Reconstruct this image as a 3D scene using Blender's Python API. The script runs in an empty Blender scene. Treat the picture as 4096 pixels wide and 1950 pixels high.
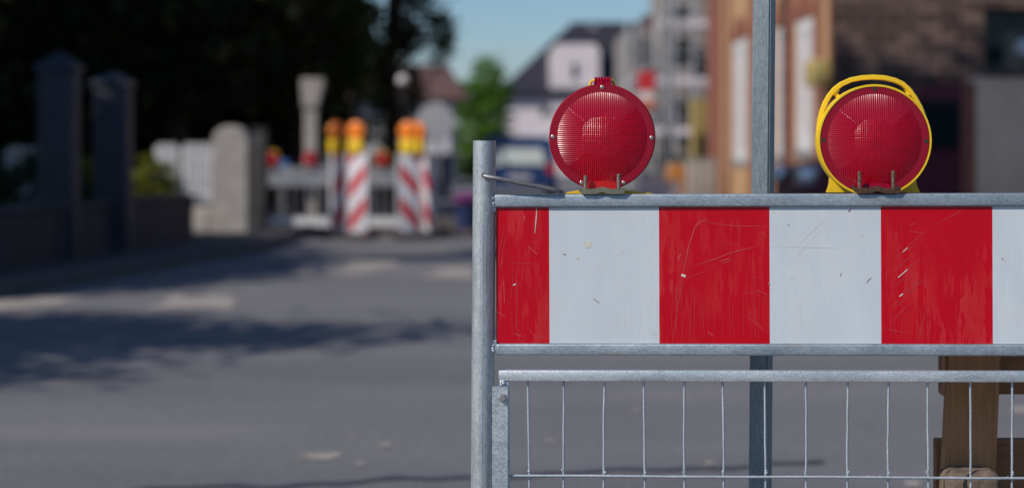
import bpy, bmesh, math, random
from mathutils import Vector, Matrix
R = math.radians
S = bpy.context.scene
C = S.collection
random.seed(7)

# ------------------------------------------------------------------ camera
EYE, YH, F = 1.08, 600.0, 7964.0      # eye height; picture measures (4096 wide) used only to size things
D0 = 3.632
cam_d = bpy.data.cameras.new('Camera'); cam = bpy.data.objects.new('Camera', cam_d); C.objects.link(cam)
cam.location = (0, 0, EYE); cam.rotation_euler = (R(90), 0, 0)
cam_d.lens = 70; cam_d.sensor_width = 36; cam_d.shift_y = -(975 - YH) / 4096
cam_d.clip_start = 0.1; cam_d.clip_end = 2000
cam_d.dof.use_dof = True; cam_d.dof.focus_distance = 3.60; cam_d.dof.aperture_fstop = 2.5
S.camera = cam
# ------------------------------------------------------------------ light
SUN_AZ, SUN_EL = R(56), R(40)          # azimuth off the barrier's normal, towards the left and behind the camera
sd = Vector((-math.sin(SUN_AZ) * math.cos(SUN_EL), -math.cos(SUN_AZ) * math.cos(SUN_EL), math.sin(SUN_EL)))
sun_d = bpy.data.lights.new('Sun', 'SUN'); sun = bpy.data.objects.new('Sun', sun_d); C.objects.link(sun)
sun_d.energy = 3.4; sun_d.angle = R(0.5); sun_d.color = (1.0, 0.93, 0.84)
sun.rotation_euler = sd.to_track_quat('Z', 'Y').to_euler()
W = bpy.data.worlds.new('World'); S.world = W; W.use_nodes = True
nt = W.node_tree; bg = nt.nodes['Background']
sky = nt.nodes.new('ShaderNodeTexSky'); sky.sky_type = 'NISHITA'; sky.sun_disc = False
sky.sun_elevation = SUN_EL; sky.sun_rotation = math.atan2(sd.x, sd.y)
sky.air_density = 1.0; sky.dust_density = 0.15; sky.ozone_density = 3.0; sky.altitude = 0
tc = nt.nodes.new('ShaderNodeTexCoord'); mp = nt.nodes.new('ShaderNodeMapping'); mp.inputs['Scale'].default_value = (3, 3, 22)
nz = nt.nodes.new('ShaderNodeTexNoise'); nz.inputs['Scale'].default_value = 1.3; nz.inputs['Detail'].default_value = 5
rp = nt.nodes.new('ShaderNodeValToRGB'); rp.color_ramp.elements[0].position = .50; rp.color_ramp.elements[1].position = .80
rp.color_ramp.elements[1].color = (.35, .35, .35, 1)
mx = nt.nodes.new('ShaderNodeMixRGB'); mx.inputs['Color2'].default_value = (3.9, 4.2, 4.9, 1)
nt.links.new(tc.outputs['Generated'], mp.inputs['Vector']); nt.links.new(mp.outputs[0], nz.inputs['Vector'])
nt.links.new(nz.outputs['Fac'], rp.inputs[0]); nt.links.new(rp.outputs[0], mx.inputs['Fac'])
tn = nt.nodes.new('ShaderNodeMixRGB'); tn.blend_type = 'MULTIPLY'; tn.inputs['Fac'].default_value = 1; tn.inputs['Color2'].default_value = (.69, .82, .99, 1)
nt.links.new(sky.outputs[0], tn.inputs['Color1']); nt.links.new(tn.outputs[0], mx.inputs['Color1']); nt.links.new(mx.outputs[0], bg.inputs['Color'])
bg.inputs['Strength'].default_value = 0.075
S.view_settings.view_transform = 'Standard'; S.view_settings.look = 'None'
S.view_settings.exposure = 0.2; S.view_settings.gamma = 1
S.cycles.max_bounces = 8; S.cycles.transparent_max_bounces = 12
S.cycles.sample_clamp_indirect = 6

# ------------------------------------------------------------------ materials
def mat(name, col=(.5, .5, .5), rough=.6, metal=0, **kw):
    m = bpy.data.materials.new(name); m.use_nodes = True
    b = m.node_tree.nodes['Principled BSDF']
    b.inputs['Base Color'].default_value = (*col, 1); b.inputs['Roughness'].default_value = rough
    b.inputs['Metallic'].default_value = metal
    for k, v in kw.items(): b.inputs[k].default_value = v
    return m
def N(m, t, **kw):
    n = m.node_tree.nodes.new(t)
    for k, v in kw.items():
        if k in n.inputs: n.inputs[k].default_value = v
        else: setattr(n, k, v)
    return n
def lk(m, a, b): m.node_tree.links.new(a, b)
def ramp(m, src, stops):
    r = N(m, 'ShaderNodeValToRGB'); e = r.color_ramp.elements
    while len(e) < len(stops): e.new(.5)
    for el, (p, c) in zip(e, stops):
        el.position = p; el.color = (*c, 1) if len(c) == 3 else c
    lk(m, src, r.inputs[0]); return r.outputs[0]
def mapping(m, scale=(1, 1, 1), rot=(0, 0, 0)):
    t = N(m, 'ShaderNodeTexCoord'); mp = N(m, 'ShaderNodeMapping')
    mp.inputs['Scale'].default_value = scale; mp.inputs['Rotation'].default_value = rot
    lk(m, t.outputs['Object'], mp.inputs['Vector']); return mp.outputs[0]
def noise(m, vec, scale, detail=4, rough=.6):
    n = N(m, 'ShaderNodeTexNoise'); n.inputs['Scale'].default_value = scale
    n.inputs['Detail'].default_value = detail; n.inputs['Roughness'].default_value = rough
    lk(m, vec, n.inputs['Vector']); return n.outputs['Fac']
def mix(m, fac, a, b, mode='MIX'):
    n = N(m, 'ShaderNodeMixRGB'); n.blend_type = mode
    for s, v in ((n.inputs['Fac'], fac), (n.inputs['Color1'], a), (n.inputs['Color2'], b)):
        if isinstance(v, (int, float)): s.default_value = v
        elif isinstance(v, tuple): s.default_value = (*v, 1)
        else: lk(m, v, s)
    return n.outputs[0]
def base(m, out): lk(m, out, m.node_tree.nodes['Principled BSDF'].inputs['Base Color'])
def bump(m, out, strength=.3, dist=.001):
    b = N(m, 'ShaderNodeBump'); b.inputs['Strength'].default_value = strength; b.inputs['Distance'].default_value = dist
    lk(m, out, b.inputs['Height']); lk(m, b.outputs[0], m.node_tree.nodes['Principled BSDF'].inputs['Normal'])
def mottled(name, c1, c2, scale=4, rough=.8, lo=.35, hi=.65, bs=.3, bd=.01, vec=(1, 1, 1), metal=0):
    m = mat(name, c1, rough, metal); v = mapping(m, vec); n = noise(m, v, scale, 6)
    base(m, ramp(m, n, [(lo, c1), (hi, c2)])); bump(m, n, bs, bd); return m

def galvanised(name, lo, hi, rough=.42, metal=.75, axis=(1, 1, 1), streak=None, spangle=260):
    m = mat(name, lo, rough, metal); v = mapping(m, axis)
    big = noise(m, v, 14, 5); fine = noise(m, mapping(m, (1, 1, 1)), spangle * 2.2, 3, .7)
    vo = N(m, 'ShaderNodeTexVoronoi'); vo.inputs['Scale'].default_value = spangle; lk(m, v, vo.inputs['Vector'])
    c = ramp(m, big, [(.3, lo), (.7, hi)])
    sp = ramp(m, fine, [(.36, (.62, .62, .62)), (.52, (1, 1, 1)), (.70, (1.5, 1.5, 1.5))])
    c = mix(m, .75, c, sp, 'MULTIPLY')
    bwn = N(m, 'ShaderNodeRGBToBW'); lk(m, vo.outputs['Color'], bwn.inputs[0]); c = mix(m, .3, c, bwn.outputs[0], 'SOFT_LIGHT')
    if streak:
        s = noise(m, mapping(m, streak), 1.0, 5, .65)
        c = mix(m, ramp(m, s, [(.55, (0, 0, 0)), (.72, (.75, .75, .75))]), c, (.30, .27, .24))
    base(m, c)
    rr = N(m, 'ShaderNodeMapRange'); rr.inputs['To Min'].default_value = rough - .14; rr.inputs['To Max'].default_value = rough + .2
    lk(m, fine, rr.inputs['Value']); lk(m, rr.outputs[0], m.node_tree.nodes['Principled BSDF'].inputs['Roughness'])
    bump(m, mix(m, .5, big, fine), .35, .0012)
    return m
M = {}
M['pole'] = galvanised('pole_zinc', (.36, .40, .43), (.60, .63, .64), .45, .55, (1, 1, .35), (95, 95, 4))
M['rail'] = galvanised('rail_zinc', (.27, .33, .38), (.45, .52, .57), .45, .55, (.5, 1, 1), (9, 60, 60), 300)
M['bright'] = galvanised('frame_zinc', (.44, .50, .54), (.68, .72, .74), .42, .55, (.4, 1, 1), None, 180)
M['wire'] = galvanised('wire_zinc', (.40, .46, .50), (.58, .63, .67), .5, .5, (1, 1, 1), None, 350)
M['square'] = galvanised('square_tube_zinc', (.17, .21, .235), (.25, .30, .33), .5, .45, (1, 1, .25), (70, 70, 6), 350)
M['pin'] = galvanised('pin_steel', (.17, .16, .17), (.33, .33, .34), .48, .7, (.25, 1, 1), (12, 200, 200), 300)
M['steel'] = mottled('screw_steel', (.42, .40, .38), (.62, .60, .58), 400, .35, bs=.2, bd=.0003, metal=.8)
M['zinc_yellow'] = mottled('zinc_bracket', (.22, .25, .17), (.42, .37, .25), 70, .38, metal=.75, bs=.2, bd=.0005)
M['rust'] = mottled('rusty_bracket', (.045, .022, .016), (.13, .06, .035), 180, .75, bs=.6, bd=.0008, metal=.2)
M['rust_bolt'] = mottled('rusty_bolt', (.16, .10, .055), (.34, .27, .20), 160, .6, metal=.45, bs=.3, bd=.0004)
M['bolt_zinc'] = mottled('stud_zinc', (.25, .22, .16), (.46, .43, .38), 160, .45, metal=.6, bs=.3, bd=.0004)
M['dark_screw'] = mat('dark_screw', (.035, .028, .026), .7)
M['yellow'] = mottled('yellow_plastic', (.80, .50, .012), (.90, .60, .02), 9, .42, bs=.1, bd=.0006)
M['yellow'].node_tree.nodes['Principled BSDF'].inputs['Subsurface Weight'].default_value = .0
M['black'] = mottled('black_rubber', (.015, .015, .015), (.04, .038, .036), 20, .85)

def lens_mat(name, tint, dif, ft=.55):
    m = bpy.data.materials.new(name); m.use_nodes = True; t = m.node_tree; t.nodes.clear()
    out = N(m, 'ShaderNodeOutputMaterial')
    tr = N(m, 'ShaderNodeBsdfTransparent'); tr.inputs[0].default_value = (*tint, 1)
    df = N(m, 'ShaderNodeBsdfDiffuse'); df.inputs[0].default_value = (*dif, 1)
    tl = N(m, 'ShaderNodeBsdfTranslucent'); tl.inputs[0].default_value = (*dif, 1)
    g = N(m, 'ShaderNodeBsdfGlossy'); g.inputs['Roughness'].default_value = .2
    g.inputs[0].default_value = (1, .92, .95, 1)
    m1 = N(m, 'ShaderNodeMixShader'); m1.inputs[0].default_value = .35
    lk(m, df.outputs[0], m1.inputs[1]); lk(m, tl.outputs[0], m1.inputs[2])
    m2 = N(m, 'ShaderNodeMixShader'); m2.inputs[0].default_value = ft
    lk(m, m1.outputs[0], m2.inputs[1]); lk(m, tr.outputs[0], m2.inputs[2])
    fr = N(m, 'ShaderNodeFresnel'); fr.inputs[0].default_value = 1.46
    m3 = N(m, 'ShaderNodeMixShader'); lk(m, fr.outputs[0], m3.inputs[0])
    lk(m, m2.outputs[0], m3.inputs[1]); lk(m, g.outputs[0], m3.inputs[2]); lk(m, m3.outputs[0], out.inputs[0])
    return m
M['red_lens'] = lens_mat('red_lens', (.95, .015, .05), (.80, .0, .045), .50)
M['red_rim'] = mat('red_rim', (.34, .0, .028), .24); M['red_rim'].node_tree.nodes['Principled BSDF'].inputs['Specular IOR Level'].default_value = .22
M['red_neck'] = lens_mat('red_neck', (.95, .05, .05), (.92, .02, .025), .2)
M['red_rim_clear'] = lens_mat('red_rim_clear', (.9, .01, .03), (.52, .0, .034), .22)
M['amber_lens'] = mat('amber_lens', (.90, .22, .02), .25)
M['reflector'] = mat('reflector', (.8, .75, .75), .3, .5)
vm = mapping(M['reflector'], (1, 1, 1)); vo = N(M['reflector'], 'ShaderNodeTexVoronoi'); vo.inputs['Scale'].default_value = 110
lk(M['reflector'], vm, vo.inputs['Vector']); bump(M['reflector'], vo.outputs['Distance'], .9, .004)

def film(name, c, c2, drip, rough):
    m = mat(name, c, rough); m.node_tree.nodes['Principled BSDF'].inputs['Specular IOR Level'].default_value = .3
    v = mapping(m, (1, 1, .14)); s = noise(m, v, 75, 6, .6)
    low = noise(m, mapping(m, (1, 1, 1)), 4.5, 3)
    k = mix(m, 1, ramp(m, s, [(.50, (0, 0, 0)), (.53, (1, 1, 1)), (.66, (.45, .45, .45))]), ramp(m, low, [(.42, (0, 0, 0)), (.62, (1, 1, 1))]), 'MULTIPLY')
    k = mix(m, 1, k, (drip,) * 3, 'MULTIPLY')
    col = mix(m, k, c, c2)
    sc = noise(m, mapping(m, (2.2, 1, .5), (0, R(38), 0)), 90, 8, .75)
    col = mix(m, mix(m, 1, ramp(m, sc, [(.64, (0, 0, 0)), (.70, (.5, .5, .5))]), (drip,) * 3, 'MULTIPLY'), col, c2)
    fine = noise(m, mapping(m, (1, 1, 1)), 900, 2)
    col = mix(m, .25, col, ramp(m, fine, [(.3, (.86, .86, .86)), (.7, (1.1, 1.1, 1.1))]), 'MULTIPLY')
    wash = noise(m, mapping(m, (1, 1, .5)), 9, 4)
    col = mix(m, .6, col, ramp(m, wash, [(.3, (.90, .90, .90)), (.7, (1.06, 1.06, 1.06))]), 'MULTIPLY')
    base(m, col); return m
M['film_red'] = film('red_film', (.56, .0, .012), (.62, .045, .05), .7, .30)
M['film_white'] = film('white_film', (.62, .67, .71), (.69, .73, .75), .6, .38)
M['scratch_red'] = mat('scratch_pale_red', (.62, .075, .08), .6)
M['scratch_white'] = mat('scratch_white', (.70, .68, .61), .6)
M['scratch_dark'] = mat('scratch_brown', (.25, .17, .14), .7)
M['smudge'] = mottled('smudge', (.60, .60, .56), (.72, .68, .56), 150, .8)

# asphalt
m = mat('asphalt', (.1, .1, .1), .82); v = mapping(m)
g1 = noise(m, v, 260, 3, .8); g2 = noise(m, v, 14, 5, .7); g3 = noise(m, mapping(m, (.55, 1.6, 1)), .55, 4, .55)
c = ramp(m, g1, [(.28, (.095, .096, .108)), (.5, (.168, .168, .182)), (.74, (.30, .295, .295))])
g4 = noise(m, v, 55, 4, .8); c = mix(m, .8, c, ramp(m, g4, [(.34, (.6, .6, .63)), (.5, (.95, .95, .96)), (.66, (1.45, 1.42, 1.36))]), 'MULTIPLY')
c = mix(m, .9, c, ramp(m, g2, [(.3, (.84, .84, .84)), (.7, (1.14, 1.13, 1.10))]), 'MULTIPLY')
c = mix(m, .9, c, ramp(m, g3, [(.3, (.80, .80, .82)), (.62, (1.06, 1.05, 1.04)), (.75, (1.35, 1.30, 1.24))]), 'MULTIPLY')
base(m, c); bump(m, g1, .7, .004); M['asphalt'] = m
M['dust'] = mottled('sandy_patch', (.26, .235, .22), (.36, .325, .30), 9, .9)  # pale sand tone; on the far road patches it paints sunlight into colour
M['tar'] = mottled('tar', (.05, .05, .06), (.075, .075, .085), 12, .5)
M['pavement'] = mottled('pavement', (.035, .033, .035), (.07, .065, .066), 8, .9)
M['kerb'] = mottled('kerb', (.06, .06, .062), (.11, .105, .10), 12, .9)
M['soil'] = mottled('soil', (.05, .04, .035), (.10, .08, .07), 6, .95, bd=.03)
M['anthracite'] = mottled('anthracite_paint', (.017, .020, .031), (.027, .031, .044), 3, .6)
M['anthracite2'] = mottled('anthracite_wall', (.012, .014, .022), (.02, .023, .034), 3, .7)
M['render_cream'] = mottled('cream_render', (.30, .27, .245), (.42, .385, .35), 5, .9)
M['render_white'] = mottled('white_render', (.68, .60, .62), (.76, .68, .69), 1.5, .9)
M['render_grey'] = mottled('grey_render', (.30, .31, .34), (.42, .42, .45), 1.2, .9)
M['render_dim'] = mottled('dull_render', (.20, .18, .17), (.34, .30, .27), 1.2, .9)
M['render_light'] = mottled('light_render', (.50, .50, .54), (.62, .62, .64), 1.2, .9)
M['beige'] = mottled('beige_render', (.60, .42, .30), (.70, .52, .39), 2.2, .9)
M['white_paint'] = mottled('white_paint', (.60, .60, .62), (.75, .75, .76), 7, .6)
M['slate'] = mottled('slate_roof', (.016, .016, .028), (.028, .028, .042), 3, .95, vec=(1, 1, 8))
M['tile'] = mottled('tile_roof', (.10, .05, .045), (.15, .075, .065), 3, .8, vec=(1, 1, 8))
M['glass'] = mat('window_glass', (.012, .02, .024), .12); M['glass'].node_tree.nodes['Principled BSDF'].inputs['Specular IOR Level'].default_value = .3
M['pale_pane'] = mottled('curtained_pane', (.55, .50, .52), (.72, .66, .68), 2, .35)  # pale pinkish base colour across the whole pane
M['dark_metal'] = mat('dark_metal', (.03, .03, .033), .5)
M['grey_metal'] = mottled('grey_metal', (.24, .25, .27), (.38, .39, .41), 8, .5, metal=.3)
def wood(name, c1, c2, axis=(14, 14, 1.2)):
    m = mat(name, c1, .75); v = mapping(m, axis); n = noise(m, v, 6, 7, .65)
    k = noise(m, mapping(m), 11, 3)
    c = ramp(m, n, [(.3, c1), (.7, c2)])
    base(m, mix(m, ramp(m, k, [(.66, (0, 0, 0)), (.72, (.7, .7, .7))]), c, (.05, .035, .025))); bump(m, n, .4, .002); return m
M['wood'] = wood('raw_wood', (.34, .15, .055), (.54, .27, .115))
M['wood_h'] = wood('raw_wood_crosswise', (.22, .10, .045), (.36, .18, .08), (1.2, 14, 14))
M['stone'] = mottled('concrete_foot', (.10, .073, .052), (.19, .14, .10), 40, .95, bs=.7, bd=.004)
def brick(name, c1, c2, mortar, rot=(R(90), 0, 0), row=.083):
    m = mat(name, c1, .9); b = N(m, 'ShaderNodeTexBrick')
    b.inputs['Color1'].default_value = (*c1, 1); b.inputs['Color2'].default_value = (*c2, 1); b.inputs['Mortar'].default_value = (*mortar, 1)
    b.inputs['Scale'].default_value = 1; b.inputs['Brick Width'].default_value = row * 3; b.inputs['Row Height'].default_value = row
    b.inputs['Mortar Size'].default_value = .016; b.inputs['Mortar Smooth'].default_value = .1
    lk(m, mapping(m, (1, 1, 1), rot), b.inputs['Vector'])
    n = noise(m, mapping(m), 9, 5); base(m, mix(m, .8, b.outputs['Color'], ramp(m, n, [(.3, (.7, .7, .7)), (.7, (1.2, 1.2, 1.2))]), 'MULTIPLY'))
    bump(m, b.outputs['Fac'], -.5, .01); return m
M['brick_dark'] = brick('dark_brick', (.085, .052, .042), (.21, .135, .11), (.012, .01, .011), row=.14)
M['brick_orange'] = brick('orange_brick', (.58, .31, .11), (.70, .40, .16), (.38, .28, .2))
M['brick_red'] = brick('red_brick', (.26, .06, .03), (.36, .095, .045), (.20, .11, .08))
M['car_blue'] = mat('blue_car_paint', (.007, .03, .12), .4); M['car_rear_glass'] = mat('pale_reflecting_glass', (.42, .48, .48), .3)  # rear window's reflection painted as a pale base colour
M['car_red'] = mat('maroon_car_paint', (.12, .006, .018), .5)
M['tail'] = mat('tail_light', (.5, .01, .01), .2)
M['silver'] = mat('headlight_silver', (.75, .75, .8), .15, .6)
M['plate'] = mat('number_plate', (.7, .7, .7), .5)
M['ochre'] = mottled('ochre', (.38, .29, .10), (.50, .38, .15), 3, .8)
M['orange_box'] = mottled('orange_plastic', (.50, .20, .05), (.60, .28, .08), 3, .6)
M['sign_red'] = mat('sign_red', (.60, .03, .04), .5); M['sign_orange'] = mat('sign_orange', (.65, .14, .04), .5)
M['magenta'] = mat('magenta_petal', (.36, .07, .32), .6)
M['blue_plastic'] = mat('navy_plastic', (.02, .035, .11), .5)
M['blue_sign'] = mat('blue_sign', (.05, .13, .36), .5)

def foliage(name, c1, c2, c3):
    m = mat(name, c1, .75); b = m.node_tree.nodes['Principled BSDF']; b.inputs['Specular IOR Level'].default_value = .12
    g = N(m, 'ShaderNodeNewGeometry')
    base(m, ramp(m, g.outputs['Random Per Island'], [(0, c1), (.6, c2), (1, c3)]))
    t = N(m, 'ShaderNodeBsdfTranslucent'); t.inputs[0].default_value = (c2[0] * 1.2, c2[1] * 1.3, c2[2] * .6, 1)
    mxs = N(m, 'ShaderNodeMixShader'); mxs.inputs[0].default_value = .25
    out = m.node_tree.nodes['Material Output']
    lk(m, b.outputs[0], mxs.inputs[1]); lk(m, t.outputs[0], mxs.inputs[2]); lk(m, mxs.outputs[0], out.inputs[0]); return m
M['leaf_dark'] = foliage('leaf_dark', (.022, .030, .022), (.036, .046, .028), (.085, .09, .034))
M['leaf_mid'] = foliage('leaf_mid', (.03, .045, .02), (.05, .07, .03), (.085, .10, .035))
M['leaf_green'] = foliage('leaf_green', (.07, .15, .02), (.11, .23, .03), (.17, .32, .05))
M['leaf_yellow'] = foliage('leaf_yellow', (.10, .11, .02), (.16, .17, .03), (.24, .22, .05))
M['bark'] = mottled('bark', (.035, .028, .022), (.07, .055, .045), 8, .95, vec=(1, 1, .2), bd=.03)

# ------------------------------------------------------------------ mesh helpers
def P(x, y, D): return Vector(((x - 2048) * D / F, D, EYE - (y - YH) * D / F))
def gx(x, D): return (x - 2048) * D / F
def gz(y, D): return EYE - (y - YH) * D / F
def box(bm, x0, x1, y0, y1, z0, z1, bev=0, seg=2, mi=0, mtx=None):
    vs = [bm.verts.new((x, y, z)) for z in (z0, z1) for y in (y0, y1) for x in (x0, x1)]
    fs = [bm.faces.new([vs[i] for i in q]) for q in ((0, 2, 3, 1), (4, 5, 7, 6), (0, 1, 5, 4), (2, 6, 7, 3), (0, 4, 6, 2), (1, 3, 7, 5))]
    for f in fs: f.material_index = mi
    if mtx is not None: bmesh.ops.transform(bm, matrix=mtx, verts=vs)
    if bev:
        es = list({e for f in fs for e in f.edges})
        r = bmesh.ops.bevel(bm, geom=es, offset=bev, segments=seg, profile=.5, affect='EDGES')
        for f in r['faces']: f.material_index = mi
def prism(bm, pts, y0, y1, mi=0):
    """outline pts (x,z) counter-clockwise seen from the front (-y), extruded in y"""
    a = [bm.verts.new((x, y0, z)) for x, z in pts]; b = [bm.verts.new((x, y1, z)) for x, z in pts]
    n = len(pts); fs = [bm.faces.new(a), bm.faces.new(b[::-1])]
    for i in range(n): fs.append(bm.faces.new((a[i], b[i], b[(i + 1) % n], a[(i + 1) % n])))
    for f in fs: f.material_index = mi
    bmesh.ops.recalc_face_normals(bm, faces=fs)
def tube(bm, path, rad, seg=12, caps=True, mi=0):
    path = [Vector(p) for p in path]; n = len(path)
    rad = rad if isinstance(rad, (list, tuple)) else [rad] * n
    rings = []; up = None
    for i, p in enumerate(path):
        d = (path[min(i + 1, n - 1)] - path[max(i - 1, 0)]).normalized()
        if up is None: up = Vector((0, 0, 1)) if abs(d.z) < .9 else Vector((0, -1, 0))
        s = d.cross(up).normalized(); up = s.cross(d).normalized()
        rings.append([bm.verts.new(p + (s * math.cos(a) + up * math.sin(a)) * rad[i]) for a in (2 * math.pi * k / seg for k in range(seg))])
    fs = []
    for a, b in zip(rings, rings[1:]):
        for k in range(seg): fs.append(bm.faces.new((a[k], b[k], b[(k + 1) % seg], a[(k + 1) % seg])))
    if caps: fs.append(bm.faces.new(rings[0])); fs.append(bm.faces.new(rings[-1][::-1]))
    for f in fs: f.material_index = mi; f.smooth = len(f.verts) == 4
    bmesh.ops.recalc_face_normals(bm, faces=fs)
def lathe(bm, prof, axis='y', seg=64, cen=(0, 0, 0), mi=0, close=False):
    """prof: (r, h) pairs turned about axis"""
    rings = []
    for r, h in prof:
        ring = []
        for k in range(seg):
            a = 2 * math.pi * k / seg
            q = (r * math.cos(a), h, r * math.sin(a)) if axis == 'y' else ((r * math.cos(a), r * math.sin(a), h) if axis == 'z' else (h, r * math.cos(a), r * math.sin(a)))
            ring.append(bm.verts.new(Vector(q) + Vector(cen)))
        rings.append(ring)
    fs = []
    for a, b in zip(rings, rings[1:]):
        for k in range(seg): fs.append(bm.faces.new((a[k], b[k], b[(k + 1) % seg], a[(k + 1) % seg])))
    if not close:
        fs.append(bm.faces.new(rings[0])); fs.append(bm.faces.new(rings[-1]))
    else:
        a, b = rings[-1], rings[0]
        for k in range(seg): fs.append(bm.faces.new((a[k], b[k], b[(k + 1) % seg], a[(k + 1) % seg])))
    for f in fs: f.material_index = mi; f.smooth = len(f.verts) == 4
    bmesh.ops.recalc_face_normals(bm, faces=fs)
def obj(name, bm, mats, parent=None, loc=None, smooth=False):
    me = bpy.data.meshes.new(name); bm.to_mesh(me); bm.free()
    for x in (mats if isinstance(mats, (list, tuple)) else [mats]): me.materials.append(M[x] if isinstance(x, str) else x)
    o = bpy.data.objects.new(name, me); C.objects.link(o)
    if parent: o.parent = parent
    if loc is not None: o.location = loc
    if smooth:
        for p in me.polygons: p.use_smooth = True
    if name != 'lens': me.set_sharp_from_angle(angle=R(38))
    return o
def nb(): return bmesh.new()
def tag(o, label, cat, group=None):
    o['label'] = label; o['category'] = cat
    if group: o['group'] = group
    return o
def thing(name, label, cat, loc=(0, 0, 0), rz=0, group=None):
    o = bpy.data.objects.new(name, None); C.objects.link(o); o.location = loc; o.rotation_euler = (0, 0, rz)
    o.empty_display_size = .1
    return tag(o, label, cat, group)
def struct(name, bm, m, kind='structure', **k):
    o = obj(name, bm, m, **k); o['kind'] = kind; return o
def copy_tree(o, parent=None):
    c = o.copy(); C.objects.link(c)
    if parent: c.parent = parent
    for ch in [x for x in bpy.data.objects if x.parent == o]: copy_tree(ch, c)
    return c
def again(root, label, loc, rz=0, group=None):
    c = copy_tree(root); c.location = loc; c.rotation_euler = (0, 0, rz); c['label'] = label
    if group: c['group'] = group
    return c

# ------------------------------------------------------------------ ground and road
b = nb(); box(b, -400, 400, -60, 900, -.5, -.004); g = struct('ground', b, 'soil')
b = nb(); box(b, -3.9, 6.2, -8, 19, -.3, 0); box(b, -3.3, 4.35, 19, 200, -.3, 0)
struct('road', b, 'asphalt')
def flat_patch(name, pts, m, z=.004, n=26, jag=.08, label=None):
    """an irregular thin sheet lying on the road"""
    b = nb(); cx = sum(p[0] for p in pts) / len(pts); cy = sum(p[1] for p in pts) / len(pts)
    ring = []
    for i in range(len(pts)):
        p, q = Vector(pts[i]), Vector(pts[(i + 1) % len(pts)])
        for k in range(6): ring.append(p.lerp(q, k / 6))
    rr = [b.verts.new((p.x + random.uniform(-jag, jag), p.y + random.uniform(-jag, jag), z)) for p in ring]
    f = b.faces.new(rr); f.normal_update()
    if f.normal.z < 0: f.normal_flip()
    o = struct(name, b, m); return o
def gd(x, y): D = EYE * F / (y - YH); return ((x - 2048) * D / F, D)
flat_patch('road_patch', [gd(1130, 1105), gd(1480, 1100), gd(1600, 1045), gd(1260, 1040)], 'dust')  # sunlit patch of road, painted as a pale sheet
flat_patch('road_patch', [gd(590, 1230), gd(900, 1235), gd(960, 1185), gd(720, 1180)], 'dust')  # another pool of sunlight put into the sheet's colour
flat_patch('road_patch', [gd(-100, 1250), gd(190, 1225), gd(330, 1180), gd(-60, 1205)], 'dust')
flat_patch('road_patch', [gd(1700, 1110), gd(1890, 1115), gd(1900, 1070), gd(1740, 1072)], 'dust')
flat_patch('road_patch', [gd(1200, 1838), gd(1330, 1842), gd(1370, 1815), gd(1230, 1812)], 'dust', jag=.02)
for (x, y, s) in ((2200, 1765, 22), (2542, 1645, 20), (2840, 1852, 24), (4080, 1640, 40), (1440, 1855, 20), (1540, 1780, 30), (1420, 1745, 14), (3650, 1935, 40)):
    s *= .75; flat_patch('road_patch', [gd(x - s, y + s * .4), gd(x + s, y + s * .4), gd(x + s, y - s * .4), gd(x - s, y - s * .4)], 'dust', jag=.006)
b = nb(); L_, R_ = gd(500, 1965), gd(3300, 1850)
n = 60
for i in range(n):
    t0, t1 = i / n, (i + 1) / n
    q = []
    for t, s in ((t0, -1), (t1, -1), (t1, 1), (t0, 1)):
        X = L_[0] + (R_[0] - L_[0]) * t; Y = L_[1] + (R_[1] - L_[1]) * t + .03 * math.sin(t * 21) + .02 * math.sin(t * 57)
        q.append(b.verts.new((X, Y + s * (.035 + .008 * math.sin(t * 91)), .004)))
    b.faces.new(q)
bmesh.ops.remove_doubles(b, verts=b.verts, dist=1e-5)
struct('road_seam', b, 'tar')  # thin wavy dark line across the road
# left pavement, following the wall
wl = [(-6.2, 8), (-4.15, 15.2), (-3.35, 21.6), (-3.2, 30), (-3.2, 60)]
rl = [(-5.7, 8), (-3.75, 15.0), (-2.75, 21.4), (-2.6, 30), (-2.6, 60)]
b = nb()
for i in range(len(wl) - 1):
    for (z, A, B, A2, B2) in ((.12, wl[i], wl[i + 1], rl[i], rl[i + 1]),):
        v = [b.verts.new((*q, z)) for q in (A, B, B2, A2)]; f = b.faces.new(v)
        A3 = (A[0] - 8, A[1]); B3 = (B[0] - 8, B[1])
        b.faces.new([b.verts.new((*q, z)) for q in (A3, B3, B, A)])
bmesh.ops.recalc_face_normals(b, faces=b.faces)
struct('pavement', b, 'pavement')
b = nb()
for i in range(len(rl) - 1):
    A, B = Vector((*rl[i], 0)), Vector((*rl[i + 1], 0)); d = (B - A); L = d.length; a = math.atan2(d.y, d.x)
    nk = max(1, int(L)); 
    for k in range(nk):
        box(b, k * L / nk + .006, (k + 1) * L / nk - .006, -.13, 0, -.05, .125, .012, 1, mtx=Matrix.Translation(A) @ Matrix.Rotation(a, 4, 'Z'))
struct('kerb', b, 'kerb')
# the dug strip beyond the barriers
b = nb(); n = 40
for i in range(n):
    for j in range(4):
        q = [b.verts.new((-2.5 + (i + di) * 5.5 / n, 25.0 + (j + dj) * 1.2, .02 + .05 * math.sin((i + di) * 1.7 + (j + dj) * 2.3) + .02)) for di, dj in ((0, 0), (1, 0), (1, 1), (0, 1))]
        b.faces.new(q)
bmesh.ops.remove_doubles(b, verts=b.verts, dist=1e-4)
struct('dug_earth', b, 'soil', smooth=True)

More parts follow.
